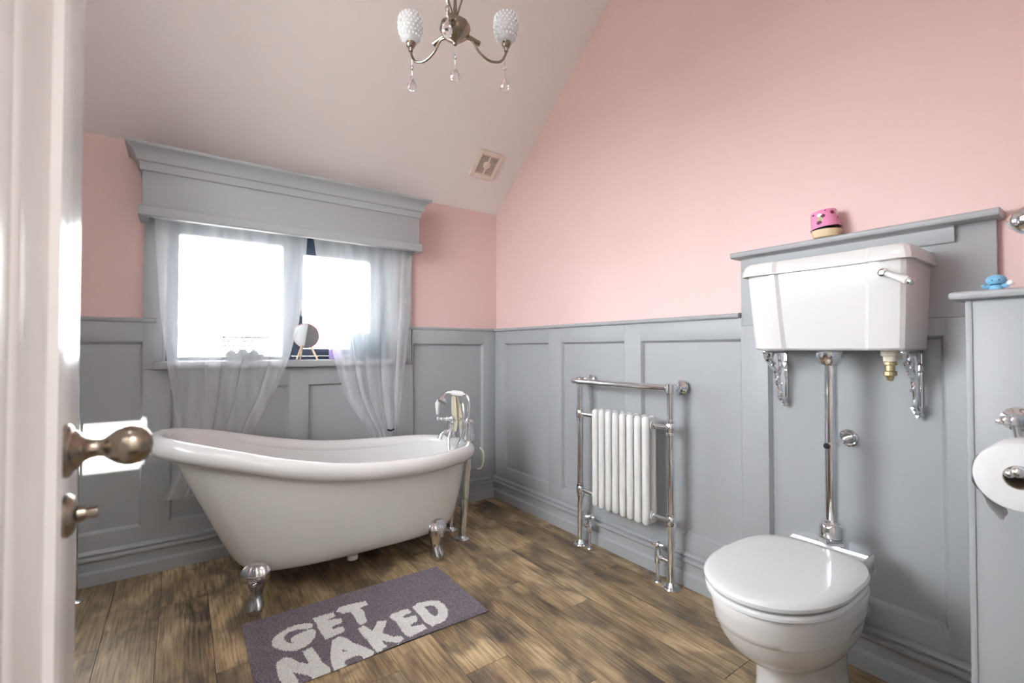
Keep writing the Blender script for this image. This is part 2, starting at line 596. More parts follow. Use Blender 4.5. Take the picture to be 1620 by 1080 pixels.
# back wall with the window opening -------------------------------
OX0, OX1, OZ0, OZ1 = -0.075, 1.13, 1.00, 1.80
bm = NB()
top = zc(WY)
box(bm, LX - 0.1, OX0, WY, WY + 0.25, -0.05, top + 0.05)
box(bm, OX1, WX + 0.1, WY, WY + 0.25, -0.05, top + 0.05)
box(bm, OX0, OX1, WY, WY + 0.25, -0.05, OZ0)
box(bm, OX0, OX1, WY, WY + 0.25, OZ1, top + 0.05)
wb = obj('wall_back', bm, 'pink')
tag(wb, 'pink window wall with grey panelling behind the bath', 'wall', kind='structure')
for (a, b_, t) in ((-0.66, -0.147, PZ1 - 0.008), (1.27, 1.837, PZ1 - 0.004), (-0.042, 0.515, 0.898), (0.614, 1.163, 0.898)):
    panel_bead(wb, 'x', a, b_, PZ0, t, FY, PYY)
    bxo('panel', 'grey', wb, a - 0.01, b_ + 0.01, PYY, WY + 0.002, PZ0 - 0.01, t + 0.01, 0)
for (a, b_, t) in ((LX, -0.66, RAIL - 0.02), (-0.147, -0.042, 1.0), (0.515, 0.614, 0.99), (1.163, 1.27, 1.0), (1.837, FX + 0.002, RAIL - 0.02)):
    bxo('stile', 'grey', wb, a, b_, FY, WY + 0.002, 0.10, t, 0.0004)
bxo('panel_rail', 'grey', wb, LX, FX, FY + 0.0004, WY + 0.002, 0.10, PZ0, 0.0004)
bxo('panel_rail', 'grey', wb, LX, -0.147, FY + 0.0004, WY + 0.002, PZ1 - 0.006, RAIL - 0.02, 0.0004)
bxo('panel_rail', 'grey', wb, 1.27, FX, FY + 0.0004, WY + 0.002, PZ1 - 0.006, RAIL - 0.02, 0.0004)
bxo('panel_rail', 'grey', wb, -0.042, 1.163, FY + 0.0004, WY + 0.002, 0.898, 1.0, 0.0004)
# window casing boards, standing on the panelling up to the pelmet
bxo('casing_board', 'grey', wb, -0.152, OX0, FY + 0.0002, WY + 0.002, 1.001, 1.79, 0.0004)
bxo('casing_board', 'grey', wb, OX1, 1.262, FY + 0.0002, WY + 0.002, 1.001, 1.79, 0.0004)
obj('dado_cap', along(NB(), cap_profile(0.038, RAIL - 0.021, RAIL), 'x', WY, LX, -0.1), 'grey', wb)
obj('dado_cap', along(NB(), cap_profile(0.038, RAIL - 0.021, RAIL), 'x', WY, 1.2, WX - 0.002), 'grey', wb)

# left wall, near wall, ceiling -----------------------------------
LWY0, LWY1, LWZ0, LWZ1 = 0.95, 2.15, 1.15, 2.30  # opening of an added, unseen window that fills the right wall with light
bm = NB()
xa_, xb_ = LX - 0.12, LX
prism(bm, [(NY - 0.1, -0.05), (LWY0, -0.05), (LWY0, zn(LWY0)), (NY - 0.1, zn(NY))], 'x', xa_, xb_)
prism(bm, [(LWY1, -0.05), (WY + 0.15, -0.05), (WY + 0.15, zc(WY)), (LWY1, zc(LWY1))], 'x', xa_, xb_)
prism(bm, [(LWY0, -0.05), (LWY1, -0.05), (LWY1, LWZ0), (LWY0, LWZ0)], 'x', xa_, xb_)
prism(bm, [(LWY0, LWZ1), (LWY1, LWZ1), (LWY1, zc(LWY1)), (RY, RZ + 0.05), (LWY0, zn(LWY0))], 'x', xa_, xb_)
wl = obj('wall_left', bm, 'pink')
w2 = thing('fill_window', (LX - 0.06, (LWY0 + LWY1) / 2, LWZ0), 'added side window for fill light, unseen behind the open door', 'window', kind='structure')
for (ya, yb, za, zb) in ((LWY0, LWY0 + 0.05, LWZ0, LWZ1), (LWY1 - 0.05, LWY1, LWZ0, LWZ1), (LWY0 + 0.05, LWY1 - 0.05, LWZ0, LWZ0 + 0.05), (LWY0 + 0.05, LWY1 - 0.05, LWZ1 - 0.05, LWZ1)):
    bxo('frame', 'frame_dark', w2, LX - 0.09, LX - 0.03, ya, yb, za, zb, 0.002)
bxo('pane', 'pane_glass', w2, LX - 0.062, LX - 0.058, LWY0 + 0.0505, LWY1 - 0.0505, LWZ0 + 0.0505, LWZ1 - 0.0505, 0)
tag(wl, 'pink wall hidden behind the open door', 'wall', kind='structure')
QX0_ = 1.35
DX0, DX1, DZ = -0.16, 0.66, 2.02
bm = NB()
box(bm, LX, DX0, NY - 0.12, NY, 0, zn(NY))
box(bm, DX1, WX, NY - 0.12, NY, 0, zn(NY))
box(bm, DX0, DX1, NY - 0.12, NY, DZ, zn(NY))
wn = obj('wall_near', bm, 'pink')
tag(wn, 'pink wall with the doorway the room is seen from', 'wall', kind='structure')
for (a, b_) in ((LX, DX0 - 0.07), (DX1 + 0.07, QX0_)):
    bxo('wainscot_board', 'grey', wn, a, b_, NY + 0.0005, NY + 0.02, 0.0, RAIL, 0.002)
bxo('wainscot_board', 'grey', wl, LX + 0.0005, LX + 0.02, NY + 0.021, FY - 0.06, 0.0, LWZ0 - 0.01, 0.002)
# far slope, over the bath
bm = NB()
cth = 0.12
prism(bm, [(WY + 0.2, zc(WY + 0.2)), (WY + 0.2, zc(WY + 0.2) + cth), (RY, RZ + cth), (RY, RZ)], 'x', LX - 0.1, WX + 0.1)
ce = obj('ceiling', bm, 'ceiling')
tag(ce, 'pale sloping ceiling rising from the window wall', 'ceiling', kind='structure')
# near slope with an added slot, sized to throw the sun patch on the window wall
RLX0, RLX1, RLY0, RLY1 = -0.62, 0.02, 0.49, 0.68
bm = NB()


def nslab(x0, x1, y0, y1):
    prism(bm, [(y0, zn(y0)), (y1, zn(y1)), (y1, zn(y1) + cth), (y0, zn(y0) + cth)], 'x', x0, x1)


nslab(LX - 0.1, WX + 0.1, NY - 0.12, RLY0)
nslab(LX - 0.1, WX + 0.1, RLY1, RY)
nslab(LX - 0.1, RLX0, RLY0, RLY1)
nslab(RLX1, WX + 0.1, RLY0, RLY1)
cn = obj('ceiling_near', bm, 'ceiling')
tag(cn, 'pale sloping ceiling above the doorway with an added narrow slot for the sun patch', 'ceiling', kind='structure')

# landing outside the doorway
bm = NB()
box(bm, LX - 0.1, WX + 0.1, NY - 1.42, NY - 1.3, 0, 2.4)
box(bm, LX - 0.2, LX - 0.1, NY - 1.42, NY - 0.12, 0, 2.4)
box(bm, WX + 0.1, WX + 0.2, NY - 1.42, NY - 0.12, 0, 2.4)
box(bm, LX - 0.2, WX + 0.2, NY - 1.42, NY - 0.1, 2.4, 2.46)
hl = obj('wall_landing', bm, 'hall_white')
tag(hl, 'white walls of the landing outside the doorway', 'wall', kind='structure')
hd = bpy.data.lights.new('landing_fill', 'AREA')  # added fill light, out of view, brightens the room from the doorway side
hd.shape = 'DISK'; hd.size = 0.5; hd.energy = 22; hd.color = (1.0, 0.98, 0.95)
ho = bpy.data.objects.new('landing_fill', hd); C.objects.link(ho); ho.location = (0.4, NY - 0.7, 2.38)
tag(ho, 'unseen fill light added on the landing outside the doorway', 'lamp')

# ground outside, a storey below
gr = obj('ground', box(NB(), -60, 60, -60, 60, -3.0, -2.9), 'ground')
tag(gr, 'ground far below outside the window', 'ground', kind='structure')

# ------------------------------------------------------------------ window
GY = 3.06
wi = thing('window_1', (0.53, GY, OZ0), 'wide anthracite framed window with fixed pane and casement, white sky outside', 'window', kind='structure')
z0, z1 = OZ0, OZ1


def frame_bars(name, x0, x1, z0, z1, wl_, wr_, wb_, wt_, y0, y1, parent):
    bxo(name, 'frame_dark', parent, x0, x0 + wl_, y0, y1, z0, z1, 0.003)
    bxo(name, 'frame_dark', parent, x1 - wr_, x1, y0, y1, z0, z1, 0.003)
    bxo(name, 'frame_dark', parent, x0 + wl_, x1 - wr_, y0 + 0.0006, y1 - 0.0006, z0, z0 + wb_, 0.003)
    bxo(name, 'frame_dark', parent, x0 + wl_, x1 - wr_, y0 + 0.0006, y1 - 0.0006, z1 - wt_, z1, 0.003)


frame_bars('frame', OX0, OX1, OZ0, OZ1, 0.064, 0.055, 0.060, 0.080, 3.03, 3.10, wi)
bxo('mullion', 'frame_dark', wi, 0.493, 0.545, 3.0306, 3.0994, OZ0 + 0.0605, OZ1 - 0.0805, 0.003)
sash = thing('sash', (0.8, GY, OZ0), '', ''); del sash['label']; del sash['category']
sash.parent = wi; sash.location = sash.location - Vector(wi.location)
frame_bars('sash_bar', 0.547, 1.074, 1.0612, 1.7192, 0.055, 0.062, 0.044, 0.040, 3.018, 3.075, sash)
bxo('pane', 'pane_glass', wi, -0.010, 0.4925, GY, GY + 0.004, 1.0605, 1.7195, 0)
bxo('pane', 'pane_glass', sash, 0.6025, 1.0115, GY - 0.01, GY - 0.006, 1.1055, 1.6785, 0)
bm = NB(); box(bm, 0.58, 0.592, 2.995, 3.018, 1.30, 1.40, 0.003)
obj('window_handle', bm, 'satin_chrome', sash)
bxo('reveal_board', 'grey', wi, OX0 + 0.0005, OX0 + 0.012, FY + 0.004, 3.03, 1.04, OZ1, 0.001)
bxo('reveal_board', 'grey', wi, OX1 - 0.012, OX1 - 0.0005, FY + 0.004, 3.03, 1.04, OZ1, 0.001)
bxo('reveal_board', 'grey', wi, OX0 + 0.012, OX1 - 0.012, FY + 0.004, 3.03, OZ1 - 0.012, OZ1 - 0.0005, 0.001)
bm = NB()
box(bm, OX0 + 0.0005, OX1 - 0.0005, 2.925, 3.03, 1.0005, 1.040)
box(bm, -0.106, 1.203, 2.878, FY, 1.001, 1.040, 0.004)
obj('window_sill', bm, 'grey', wi)

# ------------------------------------------------------------------ pelmet
pe = thing('pelmet', (0.55, 2.94, 1.73), 'grey boxed wooden pelmet with stepped cornice over the window', 'pelmet')
px0, px1 = -0.155, 1.255
bm = NB(); box(bm, px0, px1, 2.790, 2.808, 1.785, 1.960, 0.002)
obj('fascia', bm, 'grey', pe)
bxo('side_board', 'grey', pe, px0, px0 + 0.018, 2.8085, WY, 1.785, 1.960, 0.001)
bxo('side_board', 'grey', pe, px1 - 0.018, px1, 2.8085, WY, 1.785, 1.960, 0.001)
bxo('top_board', 'grey', pe, px0 + 0.001, px1 - 0.001, 2.792, WY, 1.9605, 1.978, 0.001)


def mitred(bm, prof, x0, x1, yf, yb):
    """profile (projection, z) round three sides of the pelmet"""
    rings = []
    for (cx, cy, sx, sy) in ((x0, yb, -1, 0), (x0, yf, -1, -1), (x1, yf, 1, -1), (x1, yb, 1, 0)):
        rings.append([Vector((cx + sx * d, cy + sy * d, z)) for d, z in prof])
    loft(bm, rings, True, True, True)
    return bm


obj('bottom_moulding', mitred(NB(), [(-0.02, 1.734), (0.010, 1.734), (0.015, 1.739), (0.015, 1.777), (0.011, 1.784), (0.0, 1.786), (-0.02, 1.786)], px0, px1, 2.790, WY), 'grey', pe, sharp=25)
obj('cornice', mitred(NB(), [(-0.004, 1.950), (0.006, 1.950), (0.010, 1.954), (0.010, 1.982), (0.012, 1.990), (0.020, 1.994), (0.022, 1.999), (0.024, 2.010), (0.030, 2.026), (0.040, 2.040), (0.054, 2.050), (0.062, 2.054), (0.064, 2.060), (0.062, 2.069), (-0.004, 2.069)], px0, px1, 2.790, WY), 'grey', pe, sharp=25)
cr = obj('curtain_pole', tube(NB(), [(-0.13, 2.855, 1.752), (1.235, 2.855, 1.752)], 0.006, 8), 'satin_chrome')
tag(cr, 'thin curtain rod hidden under the grey pelmet', 'curtain rod')


# ------------------------------------------------------------------ sheer curtains
def interp(tab, z):
    tab = sorted(tab)
    zs = [t[0] for t in tab]; xs = [t[1] for t in tab]
    return float(np.interp(z, zs, xs))


def curtain(name, left, right, ztop, zbot, folds, seed, label, tie=None):
    rnd = random.Random(seed)
    nu, nv = 260, 70
    ph = [rnd.uniform(0, 6.28) for _ in range(6)]
    bm = NB()
    rows = []
    for j in range(nv + 1):
        v = j / nv
        z = ztop + (zbot - ztop) * v
        xl, xr = interp(left, z), interp(right, z)
        w = xr - xl
        row_ = []
        for i in range(nu + 1):
            u = i / nu
            # uneven pleats
            q = u + 0.030 * math.sin(2 * PI * u * 1.7 + ph[0]) + 0.016 * math.sin(2 * PI * u * 3.9 + ph[1] + v)
            a = 2 * PI * folds * q + 0.5 * math.sin(3 * v + ph[2])
            amp = (0.006 + 0.016 * min(1, v * 2.2))
            env = 0.6 + 0.4 * math.sin(2 * PI * u * 2.3 + ph[3])
            dx = (0.24 * w / folds) * min(1, v * 3) * env * math.sin(a + 1.2)
            dy = amp * env * math.sin(a) + 0.0015 * math.sin(a * 2.0 + ph[4])
            edge = min(1, u * 14, (1 - u) * 14)
            row_.append(bm.verts.new((xl + w * u + dx * edge, 2.850 + dy, z)))
        rows.append(row_)
    for a, b_ in zip(rows[:-1], rows[1:]):
        for i in range(nu):
            bm.faces.new((a[i], a[i + 1], b_[i + 1], b_[i]))
    t = thing(name, ((interp(left, zbot) + interp(right, zbot)) / 2, 2.85, zbot), label, 'curtain', 'sheer curtains')
    obj('sheer_cloth', bm, 'sheer', t, sharp=180)
    hd_ = NB(); box(hd_, interp(left, ztop), interp(right, ztop), 2.8475, 2.8525, ztop - 0.012, ztop + 0.004)
    obj('heading_band', hd_, 'sheer', t)
    return t


c1 = curtain('sheer_curtain', [(1.75, -0.110), (1.3, -0.085), (1.05, -0.055), (0.74, -0.012), (0.5, 0.0), (0.36, -0.06)],
             [(1.75, 0.588), (1.5, 0.575), (1.25, 0.548), (1.05, 0.500), (0.85, 0.425), (0.72, 0.355), (0.6, 0.30), (0.36, 0.22)],
             1.750, 0.36, 5.5, 3, 'long sheer white curtain over the wider left-hand pane, wire basket behind it')
c2 = curtain('sheer_curtain', [(1.75, 0.622), (1.45, 0.665), (1.2, 0.71), (0.95, 0.765), (0.8, 0.82), (0.66, 0.91), (0.54, 1.00), (0.36, 0.98)],
             [(1.75, 1.232), (1.3, 1.215), (1.05, 1.19), (0.8, 1.165), (0.6, 1.14), (0.5, 1.12), (0.36, 1.14)],
             1.750, 0.36, 5, 11, 'sheer white curtain at the casement, gathered to one side by the bath taps')
bm = NB(); tube(bm, [(1.055, 2.815, 0.60), (1.075, 2.808, 0.592), (1.10, 2.812, 0.60)], 0.006, 8)
tube(bm, [(1.08, 2.81, 0.592), (1.08, 2.93, 0.60)], 0.004, 8)
obj('tieback_hook', bm, 'black', c2)

# ------------------------------------------------------------------ things on the window sill
ST = 1.0405
t = thing('wire_basket', (0.29, 2.975, ST), 'small wire basket of grey balls on the sill behind the left curtain', 'basket')
bx0, bx1, by0, by1, bt = 0.182, 0.402, 2.935, 3.010, 1.170


def brect(z):
    k = (z - ST) / (bt - ST); s = 0.018 * (1 - k)
    return [(bx0 + s, by0 + s * 0.5, z), (bx1 - s, by0 + s * 0.5, z), (bx1 - s, by1 - s * 0.5, z), (bx0 + s, by1 - s * 0.5, z)]


bm = NB(); q = brect(bt - 0.002); tube(bm, q, 0.0050, 6, closed=True); obj('rim_wire', bm, 'wire', t)
for z in (1.146, 1.122, 1.098, 1.070, ST + 0.002):
    bm = NB(); tube(bm, brect(z), 0.0024, 5, closed=True); obj('hoop_wire', bm, 'wire', t)
for k in range(11):
    f = (k + 0.5) / 11
    for side in (0, 1):
        bm = NB()
        A = brect(bt - 0.002); B = brect(ST + 0.002)
        i0, i1 = (0, 1) if side == 0 else (3, 2)
        a = Vector(A[i0]).lerp(Vector(A[i1]), f); b_ = Vector(B[i0]).lerp(Vector(B[i1]), f)
        tube(bm, [a, b_], 0.0019, 5); obj('upright_wire', bm, 'wire', t)
for k, (bxx, byy, r) in enumerate(((0.228, 2.972, 0.026), (0.283, 2.966, 0.029), (0.337, 2.974, 0.026))):
    o = obj('bath_ball', ball(NB(), (bxx, byy, ST + 0.0035 + r), r, 3), 'ball')
    tag(o, ('round grey ball at the left end of the wire basket', 'largest round grey ball, in the middle of the wire basket', 'round grey ball at the right end of the wire basket')[k], 'ball', 'balls in the wire basket')
o = obj('bath_ball', ball(NB(), (0.372, 2.960, ST + 0.0035 + 0.0155), 0.0155, 3), 'ball')
tag(o, 'smallest grey ball in the right corner of the wire basket', 'ball', 'balls in the wire basket')

t = thing('table_mirror', (0.606, 2.955, ST), 'small round mirror on three pale wooden legs on the window sill', 'mirror')
MN = Vector((-0.45, -0.88, -0.10)).normalized()
M = TR((0.606, 2.950, 1.182), MN)
obj('mirror_frame', lathe(NB(), [(0.0, -0.008), (0.070, -0.008), (0.0755, -0.004), (0.0755, 0.006), (0.073, 0.008), (0.071, 0.0062), (0, 0.0062)], 40, M), 'copper', t)
obj('mirror_glass', lathe(NB(), [(0, 0.0063), (0.0708, 0.0063), (0.0708, 0.0072), (0, 0.0072)], 40, M), 'mirror', t)
for (tx, ty, bx_, by_) in ((0.583, 2.950, 0.551, 2.928), (0.590, 2.966, 0.585, 3.002), (0.632, 2.946, 0.668, 2.935)):
    bm = NB(); tube(bm, [(tx, ty, 1.120), (bx_, by_, ST + 0.001)], [0.0062, 0.0052], 10); obj('leg', bm, 'wood_pale', t)

# soft bag and small purple box at the right end of the sill
t = thing('toiletry_bag', (0.97, 2.965, ST), 'blue-grey soft bag on the sill behind the right curtain', 'bag')
bm = NB()
rings = []
for z, w, d, cx in ((ST, 0.105, 0.035, 0.985), (ST + 0.01, 0.115, 0.040, 0.985), (ST + 0.06, 0.120, 0.042, 0.985), (ST + 0.11, 0.118, 0.038, 0.985), (ST + 0.145, 0.105, 0.026, 0.990), (ST + 0.162, 0.085, 0.012, 0.995), (ST + 0.168, 0.06, 0.004, 1.0)):
    rings.append([Vector((cx + w * math.copysign(abs(math.cos(a)) ** 0.6, math.cos(a)), 2.967 + d * math.copysign(abs(math.sin(a)) ** 0.6, math.sin(a)), z)) for a in [2 * PI * k / 28 for k in range(28)]])
loft(bm, rings, True, True, True)
obj('bag_body', bm, 'bag', t)
bm = NB(); tube(bm, spline([(0.90, 2.93, 1.175), (0.862, 2.925, 1.172), (0.848, 2.925, 1.150), (0.856, 2.925, 1.125)], 6), 0.007, 8); obj('strap', bm, 'bag', t)
o = obj('small_box', box(NB(), 0.745, 0.812, 2.945, 2.985, ST, 1.104, 0.004), 'purple')
tag(o, 'small purple box on the sill between mirror and bag', 'box')

# ------------------------------------------------------------------ bath
BYC = 2.455
BX0, BX1 = -0.112, 1.418
ztab = [(-0.12, 0.758), (-0.06, 0.750), (0.05, 0.728), (0.17, 0.697), (0.38, 0.636), (0.6, 0.590), (0.8, 0.572), (1.02, 0.566), (1.25, 0.568), (1.42, 0.566)]


def bz(x_):
    # smooth interpolation of the rim height
    xs = [p[0] for p in ztab]; zs = [p[1] for p in ztab]
    k = np.linspace(-0.06, 0.06, 9)
    return float(np.mean(np.interp(x_ + k, xs, zs)))


def sup(cx, a, b, th, n=2.7):
    c, s = math.cos(th), math.sin(th)
    return (cx + a * math.copysign(abs(c) ** (2 / n), c), BYC + b * math.copysign(abs(s) ** (2 / n), s))


NR = 96
TH = [2 * PI * k / NR for k in range(NR)]
bath = thing('bath', (0.66, BYC, 0), 'white freestanding slipper bath with rolled rim on four claw feet', 'bath')
# rolled rim: elliptical section swept round the outline
bm = NB()
rings = []
RA, RB = 0.037, 0.042
a0, b0, c0 = (BX1 - BX0) / 2 - RA, 0.362 - RA, (BX0 + BX1) / 2
for th in TH:
    x_, y_ = sup(c0, a0, b0, th)
    x2, y2 = sup(c0, a0, b0, th + 0.01); x1_, y1_ = sup(c0, a0, b0, th - 0.01)
    tn = Vector((x2 - x1_, y2 - y1_, 0)).normalized(); nn = Vector((tn.y, -tn.x, 0))
    z = bz(x_) - RB
    ring = []
    for k in range(16):
        p = 2 * PI * k / 16
        ring.append(Vector((x_, y_, z)) + nn * RA * math.cos(p) + Vector((0, 0, RB * math.sin(p))))
    rings.append(ring)
rings.append(rings[0])
loft(bm, rings, True)
bmesh.ops.remove_doubles(bm, verts=bm.verts, dist=1e-5)
obj('rolled_rim', bm, 'white_gloss', bath, sharp=180)


def shell(bm, s_list, inset=0.0, zb=0.118):
    rings = []
    for s, shrink in s_list:
        xl = BX0 + 0.062 + inset + 0.268 * s + shrink
        xr = BX1 - 0.058 - inset - 0.095 * max(s, 0) ** 1.3 - shrink
        b = 0.318 - inset - 0.080 * s - shrink * 0.9
        ring = []
        for th in TH:
            x_, y_ = sup((xl + xr) / 2, (xr - xl) / 2, b, th, 2.7 + 0.6 * s)
            # height is read from the rim above this direction
            xt, _ = sup(c0, a0, b0, th)
            zt = bz(xt) - 0.045
            ring.append(Vector((x_, y_, zt + (zb - zt) * s)))
        rings.append(ring)
    return rings


sl_out = [(0, 0), (0.15, 0), (0.3, 0), (0.45, 0), (0.6, 0), (0.72, 0), (0.82, 0.001), (0.89, 0.005), (0.94, 0.013), (0.975, 0.026), (0.993, 0.043), (1.0, 0.062)]
bm = NB(); loft(bm, shell(bm, sl_out), True, False, True)
obj('tub_shell', bm, 'tub_outer', bath, sharp=60)
sl_in = [(-0.04, 0), (0.15, 0), (0.3, 0), (0.45, 0), (0.6, 0.002), (0.72, 0.008), (0.82, 0.02), (0.9, 0.04), (0.96, 0.07), (1.0, 0.12)]
bm = NB(); loft(bm, shell(bm, sl_in, 0.026, 0.16), True, False, True)
obj('tub_inside', bm, 'white_gloss', bath, sharp=60)
obj('waste_pipe', lathe(NB(), [(0.026, 0.070), (0.026, 0.092), (0.020, 0.094), (0.020, 0.119)], 16, TR((0.70, 2.33, 0))), 'white_gloss', bath)
bm = NB(); lathe(bm, [(0.02, 0), (0.02, 0.006), (0.0, 0.008)], 16, TR((1.272, BYC, 0.475), '-x')); obj('overflow', bm, 'chrome', bath)


def claw_foot(cx, cy, dirx, diry):
    """shell-topped ball and claw foot, leaning outwards along (dirx,diry)"""
    d = Vector((dirx, diry, 0)).normalized(); s = Vector((-d.y, d.x, 0))
    prof = [  # z, offset outwards, half width across, half depth
        (0.212, 0.010, 0.010, 0.006), (0.206, 0.014, 0.032, 0.014), (0.194, 0.019, 0.046, 0.022), (0.178, 0.023, 0.0545, 0.029), (0.160, 0.024, 0.056, 0.033), (0.143, 0.022, 0.051, 0.033), (0.126, 0.017, 0.043, 0.030), (0.110, 0.012, 0.035, 0.027),
        (0.094, 0.009, 0.029, 0.024), (0.078, 0.008, 0.026, 0.022), (0.062, 0.011, 0.0275, 0.024), (0.046, 0.015, 0.031, 0.028), (0.030, 0.019, 0.034, 0.032), (0.016, 0.021, 0.033, 0.032), (0.006, 0.021, 0.028, 0.027), (0.0, 0.021, 0.020, 0.020)]
    bm = NB(); rings = []
    n = 40
    for z, o_, w, dd in prof:
        c = Vector((cx, cy, z)) + d * o_
        ring = []
        for k in range(n):
            a = 2 * PI * k / n
            fl_ = 0.0
            if z > 0.11: fl_ = 0.055 * math.cos(9 * a) * min(1, (z - 0.11) / 0.05)
            elif z < 0.07: fl_ = 0.09 * math.cos(4 * a + PI) * min(1, (0.07 - z) / 0.03)
            ring.append(c + s * (w * (1 + fl_) * math.cos(a)) + d * (dd * (1 + fl_ * 1.5) * math.sin(a)))
        rings.append(ring)
    loft(bm, rings, True, True, True)
    f = obj('claw_foot', bm, 'satin_chrome', bath, sharp=50)
    bm = NB()
    tube(bm, [Vector((cx, cy, z)) + d * o_ for z, o_ in ((0.120, 0.045), (0.095, 0.033), (0.075, 0.031), (0.055, 0.039), (0.035, 0.051), (0.018, 0.054))], [0.003, 0.004, 0.004, 0.005, 0.005, 0.003], 8)
    obj('claw_ridge', bm, 'satin_chrome', f)
    bm = NB()
    for k in range(5):
        z = 0.168 - 0.009 * k
        w = 0.026 - 0.0042 * k
        tube(bm, [Vector((cx, cy, z)) + d * 0.052 + s * -w, Vector((cx, cy, z - 0.002)) + d * 0.0585, Vector((cx, cy, z)) + d * 0.052 + s * w], 0.0024, 6)
    obj('shell_ribs', bm, 'satin_chrome', f)


for (fx, fy, dx_, dy_) in ((0.270, 2.222, -0.35, -1), (1.098, 2.235, 0.35, -1), (0.270, 2.688, -0.35, 1), (1.098, 2.675, 0.35, 1)):
    claw_foot(fx, fy, dx_, dy_)

# standpipes under the taps
for (fx, fy, tx, ty, lab) in ((1.342, 2.372, 1.378, 2.352, 'chrome standpipe nearest the camera under the bath taps'), (1.352, 2.535, 1.372, 2.560, 'chrome standpipe half hidden behind the front one under the bath taps')):
    t = thing('standpipe', (fx, fy, 0), lab, 'pipe', 'standpipes of the bath taps')
    k = 0.46
    tx, ty = fx + (tx - fx) * 0.9, fy + (ty - fy) * 0.9
    mx_, my_ = fx + (tx - fx) * k, fy + (ty - fy) * k
    obj('lower_pipe', tube(NB(), [(fx, fy, 0.004), (mx_, my_, 0.235)], 0.0215, 20), 'chrome', t)
    obj('upper_pipe', tube(NB(), [(mx_, my_, 0.236), (tx, ty, 0.494)], 0.0185, 20), 'chrome', t)
    obj('floor_flange', lathe(NB(), [(0.040, 0.0), (0.042, 0.004), (0.036, 0.010), (0.026, 0.014), (0.0222, 0.022), (0.0222, 0.03)], 28, TR((fx, fy, 0))), 'chrome', t)

# taps: two fluted pillars, bridge, lever, spout, cradle with handset, hose
tz = 0.566
t = thing('bath_shower_mixer', (1.376, 2.45, tz), 'chrome bath tap with fluted pillars, porcelain lever and hand shower', 'tap')
N1 = Vector((1.378, 2.352, tz)); N2 = Vector((1.366, 2.552, tz))
for c in (N1, N2):
    obj('pillar', lathe(NB(), [(0.034, -0.002), (0.035, 0.004), (0.031, 0.008), (0.029, 0.03), (0.024, 0.075), (0.021, 0.108), (0.024, 0.112), (0.024, 0.118), (0.017, 0.124), (0.008, 0.128)], 48, TR(c), flute=lambda a, z: 0.06 * math.cos(12 * a) if 0.008 < z < 0.107 else 0), 'chrome', t)
obj('bridge', tube(NB(), spline([N1 + Vector((0, 0, 0.118)), N1 + Vector((-0.02, 0.05, 0.122)), Vector((1.352, 2.452, tz + 0.125)), N2 + Vector((-0.012, -0.05, 0.122)), N2 + Vector((0, 0, 0.118))], 6), 0.012, 14), 'chrome', t)
BC = Vector((1.350, 2.452, tz + 0.125))
obj('mixer_body', lathe(NB(), [(0.016, -0.05), (0.020, -0.045), (0.024, -0.03), (0.024, 0.03), (0.020, 0.045), (0.012, 0.052)], 24, TR(BC, '-x')), 'chrome', t)
bm = NB(); tube(bm, [BC + Vector((-0.045, 0, 0)), BC + Vector((-0.075, 0.015, 0.0)), BC + Vector((-0.105, 0.03, 0.002))], [0.013, 0.010, 0.009], 12)
ball(bm, BC + Vector((-0.06, 0.008, 0)), 0.016, 2); ball(bm, BC + Vector((-0.088, 0.022, 0.0)), 0.013, 2); ball(bm, BC + Vector((-0.110, 0.032, 0.002)), 0.012, 2)
tube(bm, [BC + Vector((-0.110, 0.032, 0.004)), BC + Vector((-0.112, 0.032, 0.03))], 0.006, 10)
obj('lever_arm', bm, 'chrome', t)
obj('lever_handle', lathe(NB(), [(0.008, 0.028), (0.010, 0.034), (0.0125, 0.060), (0.0155, 0.088), (0.015, 0.096), (0.008, 0.102), (0.006, 0.108), (0.007, 0.113), (0.0, 0.118)], 20, TR(BC + Vector((-0.112, 0.032, 0)))), 'white_gloss', t, label='white porcelain lever handle')
obj('spout', tube(NB(), spline([BC + Vector((-0.01, 0.01, -0.02)), BC + Vector((-0.01, 0.01, -0.07)), BC + Vector((-0.05, 0.015, -0.072)), BC + Vector((-0.085, 0.02, -0.085)), BC + Vector((-0.103, 0.022, -0.120))], 6), [0.013] * 13 + [0.0135] * 6 + [0.014] * 6, 14), 'chrome', t)
# cradle
obj('cradle', tube(NB(), spline([BC + Vector((0.0, 0.0, 0.02)), BC + Vector((0.004, 0.0, 0.08)), BC + Vector((0.006, -0.004, 0.132))], 6), [0.011] * 13, 12), 'chrome', t)
H0 = BC + Vector((-0.005, 0.055, 0.148)); H1 = BC + Vector((0.012, -0.055, 0.145))
hs_ = obj('handset', lathe(NB(), [(0.010, -0.012), (0.013, 0.0), (0.0165, 0.012), (0.0185, 0.05), (0.0165, 0.09), (0.013, 0.105), (0.010, 0.115)], 24, TR(H0, (H1 - H0).normalized())), 'white_gloss', t, label='white porcelain hand shower grip')
bm = NB(); tube(bm, spline([H0, H0 + Vector((-0.018, 0.02, 0.0)), H0 + Vector((-0.04, 0.025, -0.018)), H0 + Vector((-0.055, 0.020, -0.040))], 5), [0.011] * 10 + [0.013] * 6, 14)
dn = Vector((-0.45, -0.15, -0.75)).normalized()
lathe(bm, [(0.012, -0.01), (0.020, 0.0), (0.034, 0.018), (0.036, 0.028), (0.033, 0.031), (0.0, 0.033)], 28, TR(H0 + Vector((-0.050, 0.021, -0.030)), dn))
obj('spray_head', bm, 'chrome', hs_)
